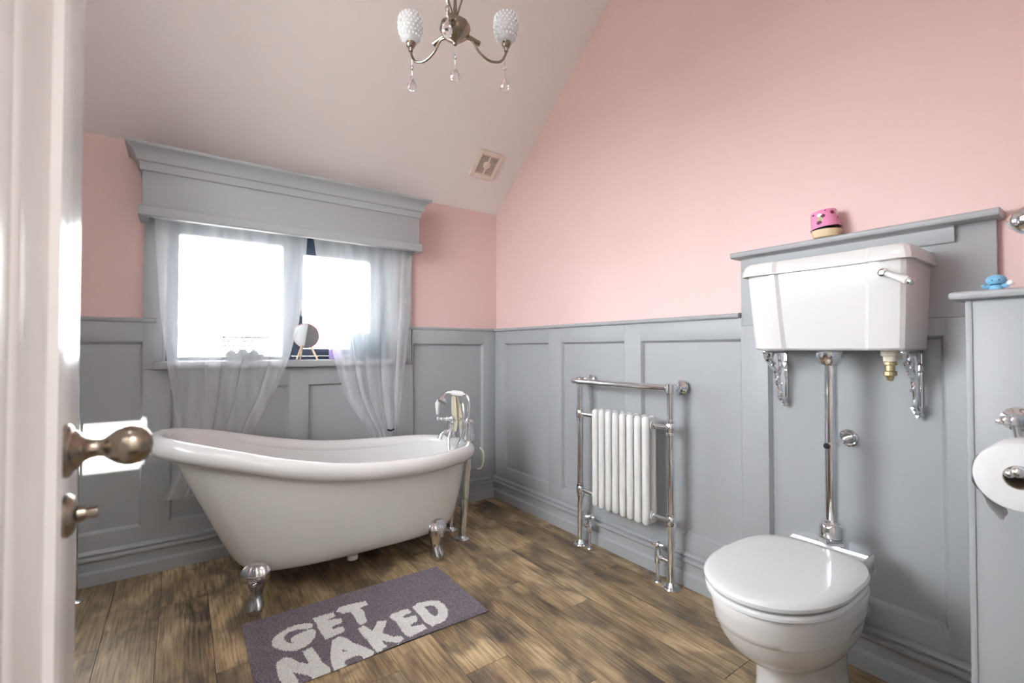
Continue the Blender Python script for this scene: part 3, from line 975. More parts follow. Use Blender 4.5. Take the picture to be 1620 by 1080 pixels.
bm = NB(); tube(bm, spline([H1 + Vector((0, -0.004, 0)), H1 + Vector((0.004, -0.03, -0.004)), H1 + Vector((0.010, -0.050, -0.035)), H1 + Vector((0.004, -0.052, -0.12)), H1 + Vector((-0.012, -0.046, -0.17)), H1 + Vector((-0.050, -0.030, -0.29)), H1 + Vector((-0.085, 0.0, -0.34)), H1 + Vector((-0.080, 0.030, -0.26)), H1 + Vector((-0.045, 0.050, -0.19)), BC + Vector((-0.012, 0.008, -0.03))], 10), 0.0085, 12)
obj('hose', bm, 'chrome', t)
bm = NB(); tube(bm, spline([BC + Vector((0.004, -0.02, 0.095)), BC + Vector((0.014, -0.045, 0.09)), BC + Vector((0.012, -0.06, 0.05)), BC + Vector((0.004, -0.062, -0.02)), BC + Vector((-0.01, -0.055, -0.12))], 8), 0.0075, 12)
obj('pipe_bend', bm, 'chrome', t)
bm = NB()
for k in range(16):
    p = BC + Vector((-0.050, 0.0, -0.03 - 0.0115 * k))
    ball(bm, p, 0.0046, 1)
obj('plug_chain', bm, 'chrome', t)
# cream cloth slung through the cradle
bm = NB()
pts = [(0.0, -0.075), (0.002, -0.02), (-0.004, 0.05), (-0.004, 0.11), (0.002, 0.132), (0.012, 0.12), (0.018, 0.06), (0.024, -0.03), (0.026, -0.11)]
rings = []
for k, (ox, oz) in enumerate(pts):
    w = 0.032 + 0.006 * math.sin(k * 1.3)
    yy = -0.004 - 0.010 * max(0, k - 4)
    rings.append([BC + Vector((ox - 0.022 + 0.004 * math.sin(j * 1.1 + k), yy + w * (j / 6 - 0.5) * 2 * 0.9, oz)) for j in range(7)])
loft(bm, rings, False)
bmesh.ops.solidify(bm, geom=bm.faces[:], thickness=0.003)
o = obj('wash_cloth', bm, 'cream_card', None, sharp=60)
tag(o, 'cream cloth strip slung over the bath tap cradle', 'cloth')
bm = NB(); tube(bm, spline([(1.437, 2.33, 0.525), (1.455, 2.325, 0.50), (1.462, 2.33, 0.45), (1.45, 2.335, 0.405), (1.425, 2.34, 0.40)], 6), 0.0045, 8)
o = obj('cloth_cord', bm, 'cream_card'); tag(o, 'cream cord hanging under the bath rim beside the standpipe', 'cord')

# ------------------------------------------------------------------ bath mat
RX0, RX1, RY0, RY1 = 0.208, 1.063, 1.657, 2.135
RT_ = 0.011


def quad_poly(ox, oy, sc, pts):
    return [gp(ox + a / sc, oy + b / sc, RT_)[:2] for a, b in pts]


LETT = [
    ([(755, 405), (680, 400), (590, 415), (480, 450), (380, 510), (310, 570), (280, 620), (300, 670), (360, 700), (450, 718), (560, 715), (650, 680), (740, 620), (785, 550), (790, 480), (750, 470), (690, 478), (620, 505), (560, 540), (505, 572), (508, 612), (540, 625), (490, 632), (450, 612), (430, 585), (425, 555), (480, 505), (560, 478), (690, 462), (745, 455)], None, 'a'),
    ([(760, 345), (990, 270), (1013, 325), (912, 368), (1078, 345), (1092, 390), (970, 447), (985, 466), (1105, 435), (1115, 495), (900, 590), (860, 530), (810, 450), (795, 395), (765, 375)], None, 'a'),
    ([(1020, 270), (1050, 225), (1150, 190), (1355, 150), (1385, 190), (1290, 230), (1340, 270), (1375, 385), (1305, 425), (1260, 390), (1230, 330), (1190, 275), (1100, 295)], None, 'a'),
    ([(335, 850), (420, 795), (510, 795), (600, 850), (715, 862), (635, 725), (745, 675), (800, 740), (870, 850), (945, 905), (968, 970), (870, 1020), (760, 1010), (640, 985), (525, 960), (560, 1010), (600, 1080), (625, 1135), (440, 1170), (390, 1080), (350, 950)], None, 'a'),
    ([(970, 600), (1060, 550), (1130, 570), (1220, 625), (1330, 665), (1456, 720), (1440, 760), (1375, 795), (1270, 765), (1115, 830), (1130, 885), (1020, 935), (975, 890), (955, 800), (960, 690)], [(1090, 695), (1135, 714), (1095, 735)], 'a'),
    ([(55, 580), (135, 535), (200, 565), (255, 610), (280, 590), (330, 470), (465, 460), (455, 520), (400, 640), (560, 690), (670, 685), (725, 725), (625, 785), (500, 765), (400, 755), (430, 790), (475, 830), (330, 905), (280, 870), (200, 760), (120, 680)], None, 'b'),
    ([(505, 405), (540, 375), (690, 310), (770, 300), (815, 345), (690, 405), (730, 430), (880, 385), (910, 465), (795, 530), (830, 550), (980, 510), (1045, 570), (800, 700), (720, 660), (660, 570), (600, 490), (510, 420)], None, 'b'),
    ([(830, 270), (900, 220), (1050, 180), (1200, 180), (1290, 230), (1335, 310), (1340, 400), (1290, 470), (1120, 545), (1010, 490), (940, 390), (860, 310)], [(1000, 270), (1100, 245), (1160, 265), (1195, 320), (1195, 375), (1155, 412), (1100, 370), (1050, 320)], 'b'),
]


def inside(X, Y, poly):
    r = np.zeros(X.shape, bool)
    n = len(poly)
    for i in range(n):
        (xa, ya), (xb, yb) = poly[i], poly[(i + 1) % n]
        if ya == yb: continue
        cnd = ((ya > Y) != (yb > Y)) & (X < (xb - xa) * (Y - ya) / (yb - ya) + xa)
        r ^= cnd
    return r


def bath_mat():
    nx, ny = 380, 214
    rs = np.random.RandomState(5)
    gx = np.linspace(RX0, RX1, nx + 1); gy = np.linspace(RY0, RY1, ny + 1)
    X, Y = np.meshgrid(gx, gy)
    Z = RT_ + rs.uniform(-0.0035, 0.0035, X.shape)
    d = np.minimum(np.minimum(X - RX0, RX1 - X), np.minimum(Y - RY0, RY1 - Y))
    Z = np.where(d < 0.008, 0.004 + (Z - 0.004) * np.sqrt(np.clip(d / 0.008, 0, 1)), Z)
    Xj = X + rs.uniform(-0.0008, 0.0008, X.shape); Yj = Y + rs.uniform(-0.0008, 0.0008, X.shape)
    Yj = Yj + 0.003 * np.sin(X * 11) * (Y < RY0 + 0.01) 
    cen = Vector(((RX0 + RX1) / 2, (RY0 + RY1) / 2, 0))
    vs = np.stack([Xj - cen.x, Yj - cen.y, Z], -1).reshape(-1, 3)
    idx = np.arange((nx + 1) * (ny + 1)).reshape(ny + 1, nx + 1)
    fs = np.stack([idx[:-1, :-1], idx[:-1, 1:], idx[1:, 1:], idx[1:, :-1]], -1).reshape(-1, 4)
    cx = (X[:-1, :-1] + X[1:, 1:]) / 2 + rs.uniform(-0.0016, 0.0016, (ny, nx)); cy = (Y[:-1, :-1] + Y[1:, 1:]) / 2 + rs.uniform(-0.0016, 0.0016, (ny, nx))
    mask = np.zeros((ny, nx), bool)
    for poly, hole, k in LETT:
        o_ = (390, 930, 7.2) if k == 'a' else (560, 930, 9.0)
        m_ = inside(cx, cy, quad_poly(*o_, poly))
        if hole: m_ &= ~inside(cx, cy, quad_poly(*o_, hole))
        mask |= m_
    root = thing('bath_mat', cen, 'grey tufted bath mat with white GET NAKED lettering in front of the bath', 'bath mat')
    me = bpy.data.meshes.new('pile')
    me.from_pydata(vs.tolist(), [], fs.tolist())
    me.materials.append(MATS['pile_grey']); me.materials.append(MATS['pile_white'])
    me.polygons.foreach_set('material_index', mask.reshape(-1).astype(np.int32))
    me.update()
    o = bpy.data.objects.new('pile', me); C.objects.link(o); o.parent = root
    bm = NB(); box(bm, RX0 + 0.001, RX1 - 0.001, RY0 + 0.001, RY1 - 0.001, 0.0005, 0.0045)
    obj('backing', bm, 'mat_edge', root)


bath_mat()

# ------------------------------------------------------------------ towel radiator
RXP = 1.850
YA, YB = 1.917, 1.322
rad = thing('towel_radiator', (RXP, (YA + YB) / 2, 0), 'chrome traditional towel radiator with white column insert on the right wall', 'radiator')
for yy in (YA, YB):
    obj('post', tube(NB(), [(RXP, yy, 0.006), (RXP, yy, 0.920)], 0.0165, 20), 'chrome', rad)
    obj('floor_flange', lathe(NB(), [(0.038, 0.0), (0.040, 0.004), (0.036, 0.010), (0.026, 0.013), (0.022, 0.020), (0.018, 0.028), (0.0168, 0.03)], 28, TR((RXP, yy, 0))), 'chrome', rad)
    for zz in (0.737, 0.308):
        bm = NB(); lathe(bm, [(0.0168, -0.038), (0.0215, -0.035), (0.0215, -0.024), (0.019, -0.022), (0.024, -0.010), (0.024, 0.010), (0.019, 0.022), (0.0215, 0.024), (0.0215, 0.035), (0.0168, 0.038)], 20, TR((RXP, yy, zz)))
        obj('joint', bm, 'chrome', rad)
    bm = NB(); lathe(bm, [(0.034, 0), (0.034, 0.008), (0.028, 0.014), (0.018, 0.022), (0.015, 0.030)], 24, TR((FX, yy + (0.0), 0.920), '-x'))
    obj('wall_flange', bm, 'chrome', rad)
    obj('joint', lathe(NB(), [(0.017, -0.026), (0.0235, -0.022), (0.0235, 0.020), (0.017, 0.024)], 16, TR((RXP, yy, 0.920), 'z')), 'chrome', rad)
    obj('bracket_arm', tube(NB(), [(FX - 0.012, yy, 0.920), (RXP - 0.002, yy, 0.920)], 0.0135, 16), 'chrome', rad)
    obj('arm_collar', lathe(NB(), [(0.0135, -0.008), (0.0185, -0.006), (0.0195, 0), (0.0185, 0.006), (0.0135, 0.008)], 20, TR((FX - 0.046, yy, 0.920), 'x')), 'chrome', rad)
bar = spline([(RXP + 0.006, YB - 0.012, 0.920), (RXP - 0.0005, YB + 0.03, 0.920), (RXP - 0.012, YB + 0.12, 0.920), (RXP - 0.018, YB + 0.30, 0.920), (RXP - 0.018, YA - 0.1, 0.920), (RXP - 0.016, YA + 0.02, 0.920), (RXP - 0.004, YA + 0.045, 0.920), (RXP + 0.02, YA + 0.040, 0.920)], 8)
bm = NB(); tube(bm, bar, 0.0165, 18); obj('towel_bar', bm, 'chrome', rad)
NCOL = 8
ya_, yb_ = 1.800, 1.420
pitch_ = (ya_ - yb_) / NCOL
RZ0, RZ1 = 0.258, 0.778


def column(yc):
    bm = NB()
    for xx in (RXP - 0.024, RXP + 0.024):
        prof = [(0.007, RZ0 + 0.000), (0.014, RZ0 + 0.004), (0.019, RZ0 + 0.014), (0.019, RZ0 + 0.06), (0.019, RZ1 - 0.06), (0.019, RZ1 - 0.014), (0.014, RZ1 - 0.004), (0.007, RZ1)]
        lathe(bm, prof, 14, TR((xx, yc, 0)))
    for zz in (RZ0, RZ1 - 0.055):
        box(bm, RXP - 0.030, RXP + 0.030, yc - 0.0175, yc + 0.0175, zz + 0.003, zz + 0.052, 0.010)
    for zz in (0.308, 0.737):
        lathe(bm, [(0.020, -pitch_ / 2), (0.020, pitch_ / 2)], 14, TR((RXP, yc, zz), 'y'))
    return bm


col0 = obj('column', column(ya_ - pitch_ / 2), 'rad_white', rad, sharp=50)
for k in range(1, NCOL):
    dup(col0, rad, (0, -k * pitch_, 0))
for zz in (0.737, 0.308):
    for (p, q) in ((ya_, YA - 0.02), (yb_, YB + 0.02)):
        s = 1 if q > p else -1
        bm = NB(); tube(bm, [(RXP, p, zz), (RXP, q, zz)], 0.0125, 14)
        lathe(bm, [(0.019, 0), (0.019, 0.012), (0.014, 0.014)], 6, TR((RXP, p, zz), 'y' if s > 0 else '-y'))
        obj('cross_tube', bm, 'chrome', rad)
for (vy, py) in ((1.852, YA), (1.402, YB)):
    bm = NB()
    vx = RXP + 0.008
    tube(bm, [(vx, vy, 0.003), (vx, vy, 0.10)], 0.0085, 12)
    lathe(bm, [(0.0145, 0.085), (0.0165, 0.09), (0.0165, 0.135), (0.013, 0.14), (0.013, 0.165)], 14, TR((vx, vy, 0)))
    tube(bm, [(vx, vy, 0.118), (RXP, py, 0.118)], 0.0095, 12)
    lathe(bm, [(0.0145, -0.008), (0.0145, 0.008)], 6, TR((vx, vy + (0.024 if py > vy else -0.024), 0.118), 'y'))
    lathe(bm, [(0.02, 0), (0.018, 0.004), (0.010, 0.008)], 14, TR((vx, vy, 0)))
    v = obj('valve', bm, 'chrome', rad)
    bm = NB()
    for a in range(4):
        d = Vector((math.cos(a * PI / 2 + 0.4), math.sin(a * PI / 2 + 0.4), 0))
        c = Vector((vx, vy, 0.172))
        tube(bm, [c, c + d * 0.024], [0.005, 0.0065], 8); ball(bm, c + d * 0.025, 0.0075, 1)
    ball(bm, (vx, vy, 0.174), 0.011, 2)
    obj('cross_handle', bm, 'chrome', v)

# ------------------------------------------------------------------ toilet
TY = 0.662
toi = thing('toilet', (1.60, TY, 0), 'white traditional toilet pan with closed lid beneath the wall cistern', 'toilet')


def egg(xf, xb, w, n=56, yb=None):
    """plan: round front at xf, squarer back at xb, half width w; points (x,y)"""
    out = []
    xm = xf + (xb - xf) * 0.5
    for k in range(n):
        a = 2 * PI * k / n
        c, s = math.cos(a), math.sin(a)
        if c < 0:
            x_ = xm - (xm - xf) * abs(c)
            y_ = w * math.copysign(abs(s) ** 0.92, s)
        else:
            e = 2.0 / 4.2
            x_ = xm + (xb - xm) * abs(c) ** e
            y_ = (w - (w - (yb or w)) * abs(c) ** 1.5) * math.copysign(abs(s) ** e, s)
        out.append((x_, TY + y_))
    return out


def eggring(z, xf, xb, w, **k):
    return [Vector((a, b, z)) for a, b in egg(xf, xb, w, **k)]


LF, LB, LW = 1.193, 1.716, 0.182
bm = NB()
rings = [eggring(0.4338, LF + 0.014, LB, LW - 0.014, yb=0.145), eggring(0.435, LF + 0.004, LB, LW - 0.004, yb=0.150), eggring(0.439, LF, LB + 0.002, LW, yb=0.155), eggring(0.448, LF - 0.001, LB + 0.002, LW + 0.001, yb=0.155), eggring(0.455, LF + 0.004, LB, LW - 0.004, yb=0.152), eggring(0.4585, LF + 0.014, LB - 0.006, LW - 0.014, yb=0.142), eggring(0.4595, LF + 0.06, LB - 0.03, LW - 0.05, yb=0.11)]
loft(bm, rings, True, True, True)
obj('lid', bm, 'seat_white', toi)
bm = NB()
rings = [eggring(0.4078, LF + 0.022, LB - 0.016, LW - 0.022, yb=0.14), eggring(0.4095, LF + 0.010, LB - 0.010, LW - 0.008, yb=0.148), eggring(0.413, LF + 0.005, LB - 0.008, LW - 0.002, yb=0.150), eggring(0.421, LF + 0.005, LB - 0.008, LW - 0.002, yb=0.150), eggring(0.4265, LF + 0.010, LB - 0.010, LW - 0.008, yb=0.148), eggring(0.428, LF + 0.024, LB - 0.016, LW - 0.024, yb=0.14), eggring(0.4335, LF + 0.028, LB - 0.016, LW - 0.028, yb=0.14)]
loft(bm, rings, True, True, True)
obj('seat', bm, 'seat_white', toi)
for yy in (-0.07, 0.07):
    bm = NB(); tube(bm, [(LB + 0.012, TY + yy - 0.022, 0.438), (LB + 0.012, TY + yy + 0.022, 0.438)], 0.009, 12); obj('hinge', bm, 'chrome', toi)
bm = NB()
P = [(0.0, 1.352, 1.76, 0.106, .1), (0.012, 1.350, 1.762, 0.108, .105), (0.022, 1.356, 1.76, 0.104, .1), (0.05, 1.372, 1.755, 0.095, .092), (0.12, 1.382, 1.75, 0.090, .088), (0.18, 1.376, 1.75, 0.093, .09), (0.200, 1.366, 1.75, 0.098, .092), (0.2035, 1.352, 1.75, 0.104, .094), (0.212, 1.338, 1.75, 0.112, .098),
     (0.232, 1.302, 1.75, 0.131, .105), (0.262, 1.268, 1.75, 0.148, .115), (0.295, 1.244, 1.75, 0.159, .122), (0.322, 1.232, 1.75, 0.1645, .126), (0.3255, 1.2305, 1.75, 0.165, .126), (0.3275, 1.2265, 1.75, 0.168, .13), (0.345, 1.222, 1.75, 0.170, .13), (0.375, 1.214, 1.75, 0.173, .134), (0.398, 1.210, 1.75, 0.175, .136), (0.4055, 1.214, 1.748, 0.171, .132), (0.4075, 1.222, 1.742, 0.163, .126)]
rings = [eggring(z, a, b, w, yb=yb) for z, a, b, w, yb in P]
loft(bm, rings, True, True, True)
obj('pan', bm, 'white_gloss', toi, sharp=50)
PYC = 0.652
bm = NB()
rings = []
for z, g in ((0.335, -0.03), (0.36, -0.012), (0.385, 0.0), (0.442, 0.0), (0.447, -0.003)):
    x0_, x1_, w = 1.722, 1.838, 0.113
    rings.append([Vector(p) for p in ((x0_, PYC - w - g, z), (x1_ + g - 0.03, PYC - w - g, z), (x1_ + g - 0.01, PYC - w - g + 0.008, z), (x1_ + g, PYC - w - g + 0.03, z), (x1_ + g, PYC + w + g - 0.03, z), (x1_ + g - 0.01, PYC + w + g - 0.008, z), (x1_ + g - 0.03, PYC + w + g, z), (x0_, PYC + w + g, z))])
loft(bm, rings, True, True, True)
obj('flush_ledge', bm, 'white_gloss', toi)
bm = NB(); w = 0.112
pl = [(1.760, PYC - w), (1.805, PYC - w), (1.828, PYC - w + 0.010), (1.837, PYC - w + 0.03), (1.837, PYC + w - 0.03), (1.828, PYC + w - 0.010), (1.805, PYC + w), (1.760, PYC + w)]
prism(bm, pl, 'z', 0.4475, 0.452)
obj('cover_plate', bm, 'chrome', toi)
bm = NB(); tube(bm, spline([(1.74, TY - 0.02, 0.20), (1.80, TY - 0.02, 0.20), (1.957, TY - 0.02, 0.20)], 4), 0.052, 24)
obj('outlet_pipe', bm, 'white_gloss', toi)

# flush pipe
FPX, FPY = 1.790, 0.648
fp = thing('flush_pipe', (FPX, FPY, 0.457), 'chrome flush pipe running from the cistern down to the toilet', 'pipe')
obj('pipe', tube(NB(), [(FPX, FPY, 0.475), (FPX, FPY, 1.075)], 0.0195, 28), 'chrome', fp)
obj('base_coupling', lathe(NB(), [(0.038, 0.472), (0.038, 0.506), (0.034, 0.515), (0.028, 0.519), (0.026, 0.527), (0.020, 0.529)], 28, TR((FPX, FPY, 0))), 'chrome', fp)
obj('base_nut', lathe(NB(), [(0.046, 0.4523), (0.046, 0.470), (0.04, 0.472)], 6, TR((FPX, FPY, 0))), 'chrome', fp)
obj('top_nut', lathe(NB(), [(0.020, 1.046), (0.030, 1.050), (0.036, 1.066), (0.040, 1.072), (0.040, 1.090), (0.036, 1.0955)], 12, TR((FPX, FPY, 0))), 'chrome', fp)
cz = 0.782
pc = thing('pipe_clip', (FX, FPY, 0.78), 'round chrome wall bracket clipping the flush pipe to the panelling', 'pipe bracket')
obj('wall_rose', lathe(NB(), [(0.031, 0.0), (0.031, 0.005), (0.026, 0.009), (0.022, 0.007), (0.017, 0.012), (0.013, 0.012)], 28, TR((PXX - 0.0005, 0.655, cz), '-x')), 'chrome', pc)
obj('arm', tube(NB(), [(PXX - 0.01, 0.655, cz), (FPX + 0.02, FPY + 0.004, cz - 0.004)], 0.0065, 12), 'chrome', pc)
obj('ring', lathe(NB(), [(0.0198, -0.007), (0.0235, -0.007), (0.0235, 0.007), (0.0198, 0.007), (0.0198, -0.007)], 24, TR((FPX, FPY, cz - 0.004))), 'chrome', pc)
obj('end_stop', ball(NB(), (FPX - 0.026, FPY + 0.004, cz - 0.005), 0.0105, 2), 'black', pc, label='black rubber stop')

# ------------------------------------------------------------------ cistern
cis = thing('cistern', (1.82, 0.632, 1.10), 'white ceramic wall cistern with angled front and porcelain lever', 'cistern')


def cplan(z, yl, yr, xf, xb=1.9395, ch=0.028, g=0.0):
    """plan seen from above; yl > yr; front at xf"""
    L, R, Fx = yl + g, yr - g, xf - g
    c1_, c2_ = yl - 0.106, yr + 0.096     # folds of the middle panel
    rc = 0.008
    return [Vector(p + (z,)) for p in ((xb, L), (Fx + ch, L), (Fx + ch * 0.45, L - 0.004), (Fx + ch * 0.12, L - 0.014), (Fx, L - 0.030), (Fx, c1_ + 0.006), (Fx + rc, c1_ - 0.005), (Fx + rc, c2_ + 0.005), (Fx, c2_ - 0.006), (Fx, R + 0.032), (Fx + ch * 0.12, R + 0.015), (Fx + ch * 0.45, R + 0.004), (Fx + ch, R), (xb, R))]


bm = NB()
Z = [(1.0965, 0.872, 0.434, 1.730, -0.010), (1.0985, 0.873, 0.433, 1.728, -0.004), (1.104, 0.875, 0.432, 1.726, 0), (1.20, 0.880, 0.427, 1.716, 0), (1.37, 0.888, 0.419, 1.700, 0)]
loft(bm, [cplan(z, a, b, xf, g=g) for z, a, b, xf, g in Z], True, True, True)
obj('tank', bm, 'white_gloss', cis, sharp=24)
bm = NB()
loft(bm, [cplan(1.372, 0.888, 0.419, 1.700, g=0.004), cplan(1.364, 0.888, 0.419, 1.700, g=0.010), cplan(1.366, 0.888, 0.419, 1.700, g=0.015), cplan(1.380, 0.888, 0.419, 1.700, g=0.014), cplan(1.402, 0.888, 0.419, 1.700, g=0.008), cplan(1.410, 0.888, 0.419, 1.700, g=0.001), cplan(1.412, 0.888, 0.419, 1.700, g=-0.010)], True, True, True)
obj('tank_lid', bm, 'white_gloss', cis, sharp=26)
LB_ = Vector((1.712, 0.472, 1.328))
lv = obj('lever_boss', lathe(NB(), [(0.019, 0), (0.019, 0.004), (0.015, 0.008), (0.011, 0.012), (0.011, 0.022), (0.014, 0.026), (0.012, 0.034), (0.0, 0.037)], 20, TR(LB_ + Vector((0.006, 0, 0)), '-x')), 'chrome', cis)
ld = Vector((-0.25, -0.80, -0.42)).normalized()
obj('lever_handle', lathe(NB(), [(0.006, 0.008), (0.0085, 0.016), (0.0095, 0.03), (0.012, 0.062), (0.012, 0.072), (0.008, 0.076)], 18, TR(LB_ + Vector((-0.022, 0, 0)), ld)), 'white_gloss', lv, label='white porcelain flush lever')
obj('lever_tip', lathe(NB(), [(0.008, 0.0755), (0.011, 0.078), (0.010, 0.084), (0.005, 0.088), (0.0, 0.089)], 16, TR(LB_ + Vector((-0.022, 0, 0)), ld)), 'chrome', lv)
bm = NB()
lathe(bm, [(0.024, 0.0), (0.024, -0.016), (0.018, -0.018), (0.018, -0.034)], 12, TR((1.83, 0.497, 1.0964)))
obj('inlet_collar', bm, 'cream_card', cis)
bm = NB()
lathe(bm, [(0.016, -0.0345), (0.019, -0.037), (0.019, -0.044), (0.013, -0.047), (0.013, -0.064), (0.018, -0.066), (0.018, -0.078), (0.011, -0.082), (0.008, -0.095), (0.0, -0.097)], 12, TR((1.83, 0.497, 1.0964)))
obj('inlet_valve', bm, 'brass', cis)


def bracket(yc, lab):
    t = thing('cistern_bracket', (FX, yc, 0.88), lab, 'bracket', 'cistern brackets')
    zt = 1.0955
    bm = NB(); box(bm, PXX - 0.009, PXX - 0.0005, yc - 0.006, yc + 0.006, 0.888, zt, 0.002); ball(bm, (PXX - 0.009, yc, 1.04), 0.014, 1, (1, 1, 1.4)); ball(bm, (PXX - 0.010, yc, 0.892), 0.013, 1)
    obj('wall_bar', bm, 'chrome', t)
    bm = NB(); box(bm, 1.775, PXX - 0.0005, yc - 0.006, yc + 0.006, zt - 0.009, zt, 0.002)
    obj('arm', bm, 'chrome', t)
    bm = NB()
    tube(bm, spline([(1.785, yc, zt - 0.008), (1.800, yc, 1.066), (1.836, yc, 1.040), (1.872, yc, 1.010), (1.892, yc, 0.975), (1.912, yc, 0.930), (1.940, yc, 0.895)], 6), [0.008] * 36 + [0.006], 8)
    tube(bm, spline([(1.858, yc, zt - 0.006), (1.888, yc, 1.085), (1.906, yc, 1.052), (1.900, yc, 1.015), (1.890, yc, 0.985)], 6), 0.0065, 8)
    tube(bm, spline([(1.862, yc, zt - 0.006), (1.842, yc, 1.076), (1.846, yc, 1.050), (1.862, yc, 1.046)], 6), 0.006, 8)
    tube(bm, spline([(1.912, yc, 0.932), (1.896, yc, 0.945), (1.894, yc, 0.918), (1.908, yc, 0.902), (1.94, yc, 0.893)], 6), 0.005, 8)
    obj('scroll', bm, 'chrome', t)
    rnd = random.Random(int(yc * 100))
    bm = NB()
    for (lx, lz) in ((1.792, 1.078), (1.806, 1.058), (1.820, 1.064), (1.832, 1.044), (1.858, 1.040), (1.850, 1.026), (1.886, 0.990), (1.872, 0.986), (1.880, 0.970), (1.902, 0.964), (1.900, 0.912), (1.916, 0.900), (1.930, 0.884), (1.94, 0.906)):
        ball(bm, (lx + rnd.uniform(-.003, .003), yc + rnd.uniform(-0.008, 0.008), lz), rnd.uniform(0.007, 0.011), 1, (1.3, 0.8, 0.9))
    obj('leaf_cluster', bm, 'chrome', t, stuff=True)


bracket(0.862, 'ornate chrome scroll bracket under the window end of the cistern')
bracket(0.452, 'ornate chrome scroll bracket under the lever end of the cistern')

# ------------------------------------------------------------------ pots on the shelf
PC = Vector((1.9145, 0.700, 1.5065))
o = thing('cream_tub', PC, 'shallow cream tub under the pink pot on the cistern shelf', 'tub')
obj('tub_body', lathe(NB(), [(0.034, 0), (0.040, 0.002), (0.0455, 0.018), (0.0465, 0.022), (0.0465, 0.027), (0.044, 0.027), (0.042, 0.010), (0.0, 0.008)], 36, TR(PC)), 'cream', o)
tilt = Matrix.Rotation(math.radians(-7), 4, 'X')
pt = thing('pink_pot', PC + Vector((0, 0, 0.028)), 'pink printed pot turned upside down on the cream tub', 'pot')
MP = Matrix.Translation(PC + Vector((0, 0.002, 0.0335))) @ tilt
obj('pot_body', lathe(NB(), [(0.043, 0.004), (0.049, 0.000), (0.0495, 0.003), (0.0455, 0.007), (0.041, 0.060), (0.0395, 0.064), (0.0, 0.065)], 40, MP), 'pot_pink', pt)
obj('pot_mouth', lathe(NB(), [(0.0, 0.0035), (0.0425, 0.0035), (0.0425, -0.001), (0.0, -0.001)], 32, MP), 'black', pt)


def pot_print(a_deg, z, w, h, m, name, label=None):
    """a curved patch lying on the side of the pot"""
    bm = NB(); rows = []
    for j in range(5):
        zz = z + h * (j / 4 - 0.5)
        r = 0.0455 - (zz - 0.007) * (0.0045 / 0.053) + 0.0006
        rr_ = math.sqrt(max(0, 1 - ((j / 4 - 0.5) * 1.9) ** 2))
        rows.append([MP @ Vector((r * math.cos(a), r * math.sin(a), zz)) for a in [math.radians(a_deg) + (w / r) * rr_ * (i / 6 - 0.5) for i in range(7)]])
    loft(bm, rows, False)
    bmesh.ops.remove_doubles(bm, verts=bm.verts, dist=1e-6)
    obj(name, bm, m, pt)


for a, z, w, h, m in ((176, 0.018, 0.019, 0.014, 'pot_dark'), (194, 0.040, 0.015, 0.013, 'pot_dark'), (236, 0.048, 0.015, 0.013, 'pot_dark'), (181, 0.045, 0.018, 0.012, 'pot_white'), (183, 0.031, 0.014, 0.016, 'pot_green'), (150, 0.052, 0.012, 0.006, 'navy'), (206, 0.058, 0.006, 0.004, 'navy'), (262, 0.046, 0.010, 0.022, 'pot_white'), (262, 0.028, 0.008, 0.006, 'navy')):
    pot_print(a, z, w, h, m, 'print_patch')

# ------------------------------------------------------------------ partition at the right, with cap
QX, QY = 1.375, 0.240
pa = thing('trim_1', (1.66, 0.09, 0), 'grey boxed half-height partition beside the toilet', 'partition', kind='structure')
bxo('side_panel', 'grey', pa, QX, WX - 0.001, NY + 0.001, QY, 0.0, 1.206, 0.003)
bxo('corner_bead', 'grey', pa, QX - 0.0025, QX - 0.0002, QY - 0.009, QY + 0.0015, 0.0, 1.2055, 0.001)
bm = NB(); box(bm, QX - 0.022, WX - 0.001, NY + 0.001, QY + 0.026, 1.2065, 1.224, 0.007)
obj('cap_board', bm, 'grey', pa)

# blue toy figure on the cap
TP = Vector((1.470, 0.208, 1.2245))
fg = thing('toy_figure', TP, 'tiny light blue toy figure holding something white on the partition cap', 'toy')
bm = NB(); lathe(bm, [(0.010, 0), (0.012, 0.003), (0.0115, 0.012), (0.009, 0.020), (0.006, 0.024)], 18, TR(TP))
bm2 = bm
for s in (-1, 1):
    tube(bm, spline([TP + Vector((-0.002, s * 0.008, 0.017)), TP + Vector((-0.004, s * 0.016, 0.015)), TP + Vector((-0.006, s * 0.020, 0.020))], 5), 0.0042, 8)
obj('body', bm, 'blue_toy', fg)
obj('head', ball(NB(), TP + Vector((0, 0.0, 0.029)), 0.0155, 3, (1, 1.1, 0.82)), 'blue_toy', fg)
for s in (-1, 1):
    obj('eye', ball(NB(), TP + Vector((-0.0145, s * 0.0055 - 0.001, 0.0285)), 0.0017, 1), 'navy', fg)
obj('collar', lathe(NB(), [(0.0105, 0.018), (0.0115, 0.0195), (0.0105, 0.021)], 18, TR(TP)), 'navy', fg)
bm = NB(); ball(bm, TP + Vector((-0.007, -0.023, 0.021)), 0.0062, 2); obj('white_ball', bm, 'pot_white', fg)

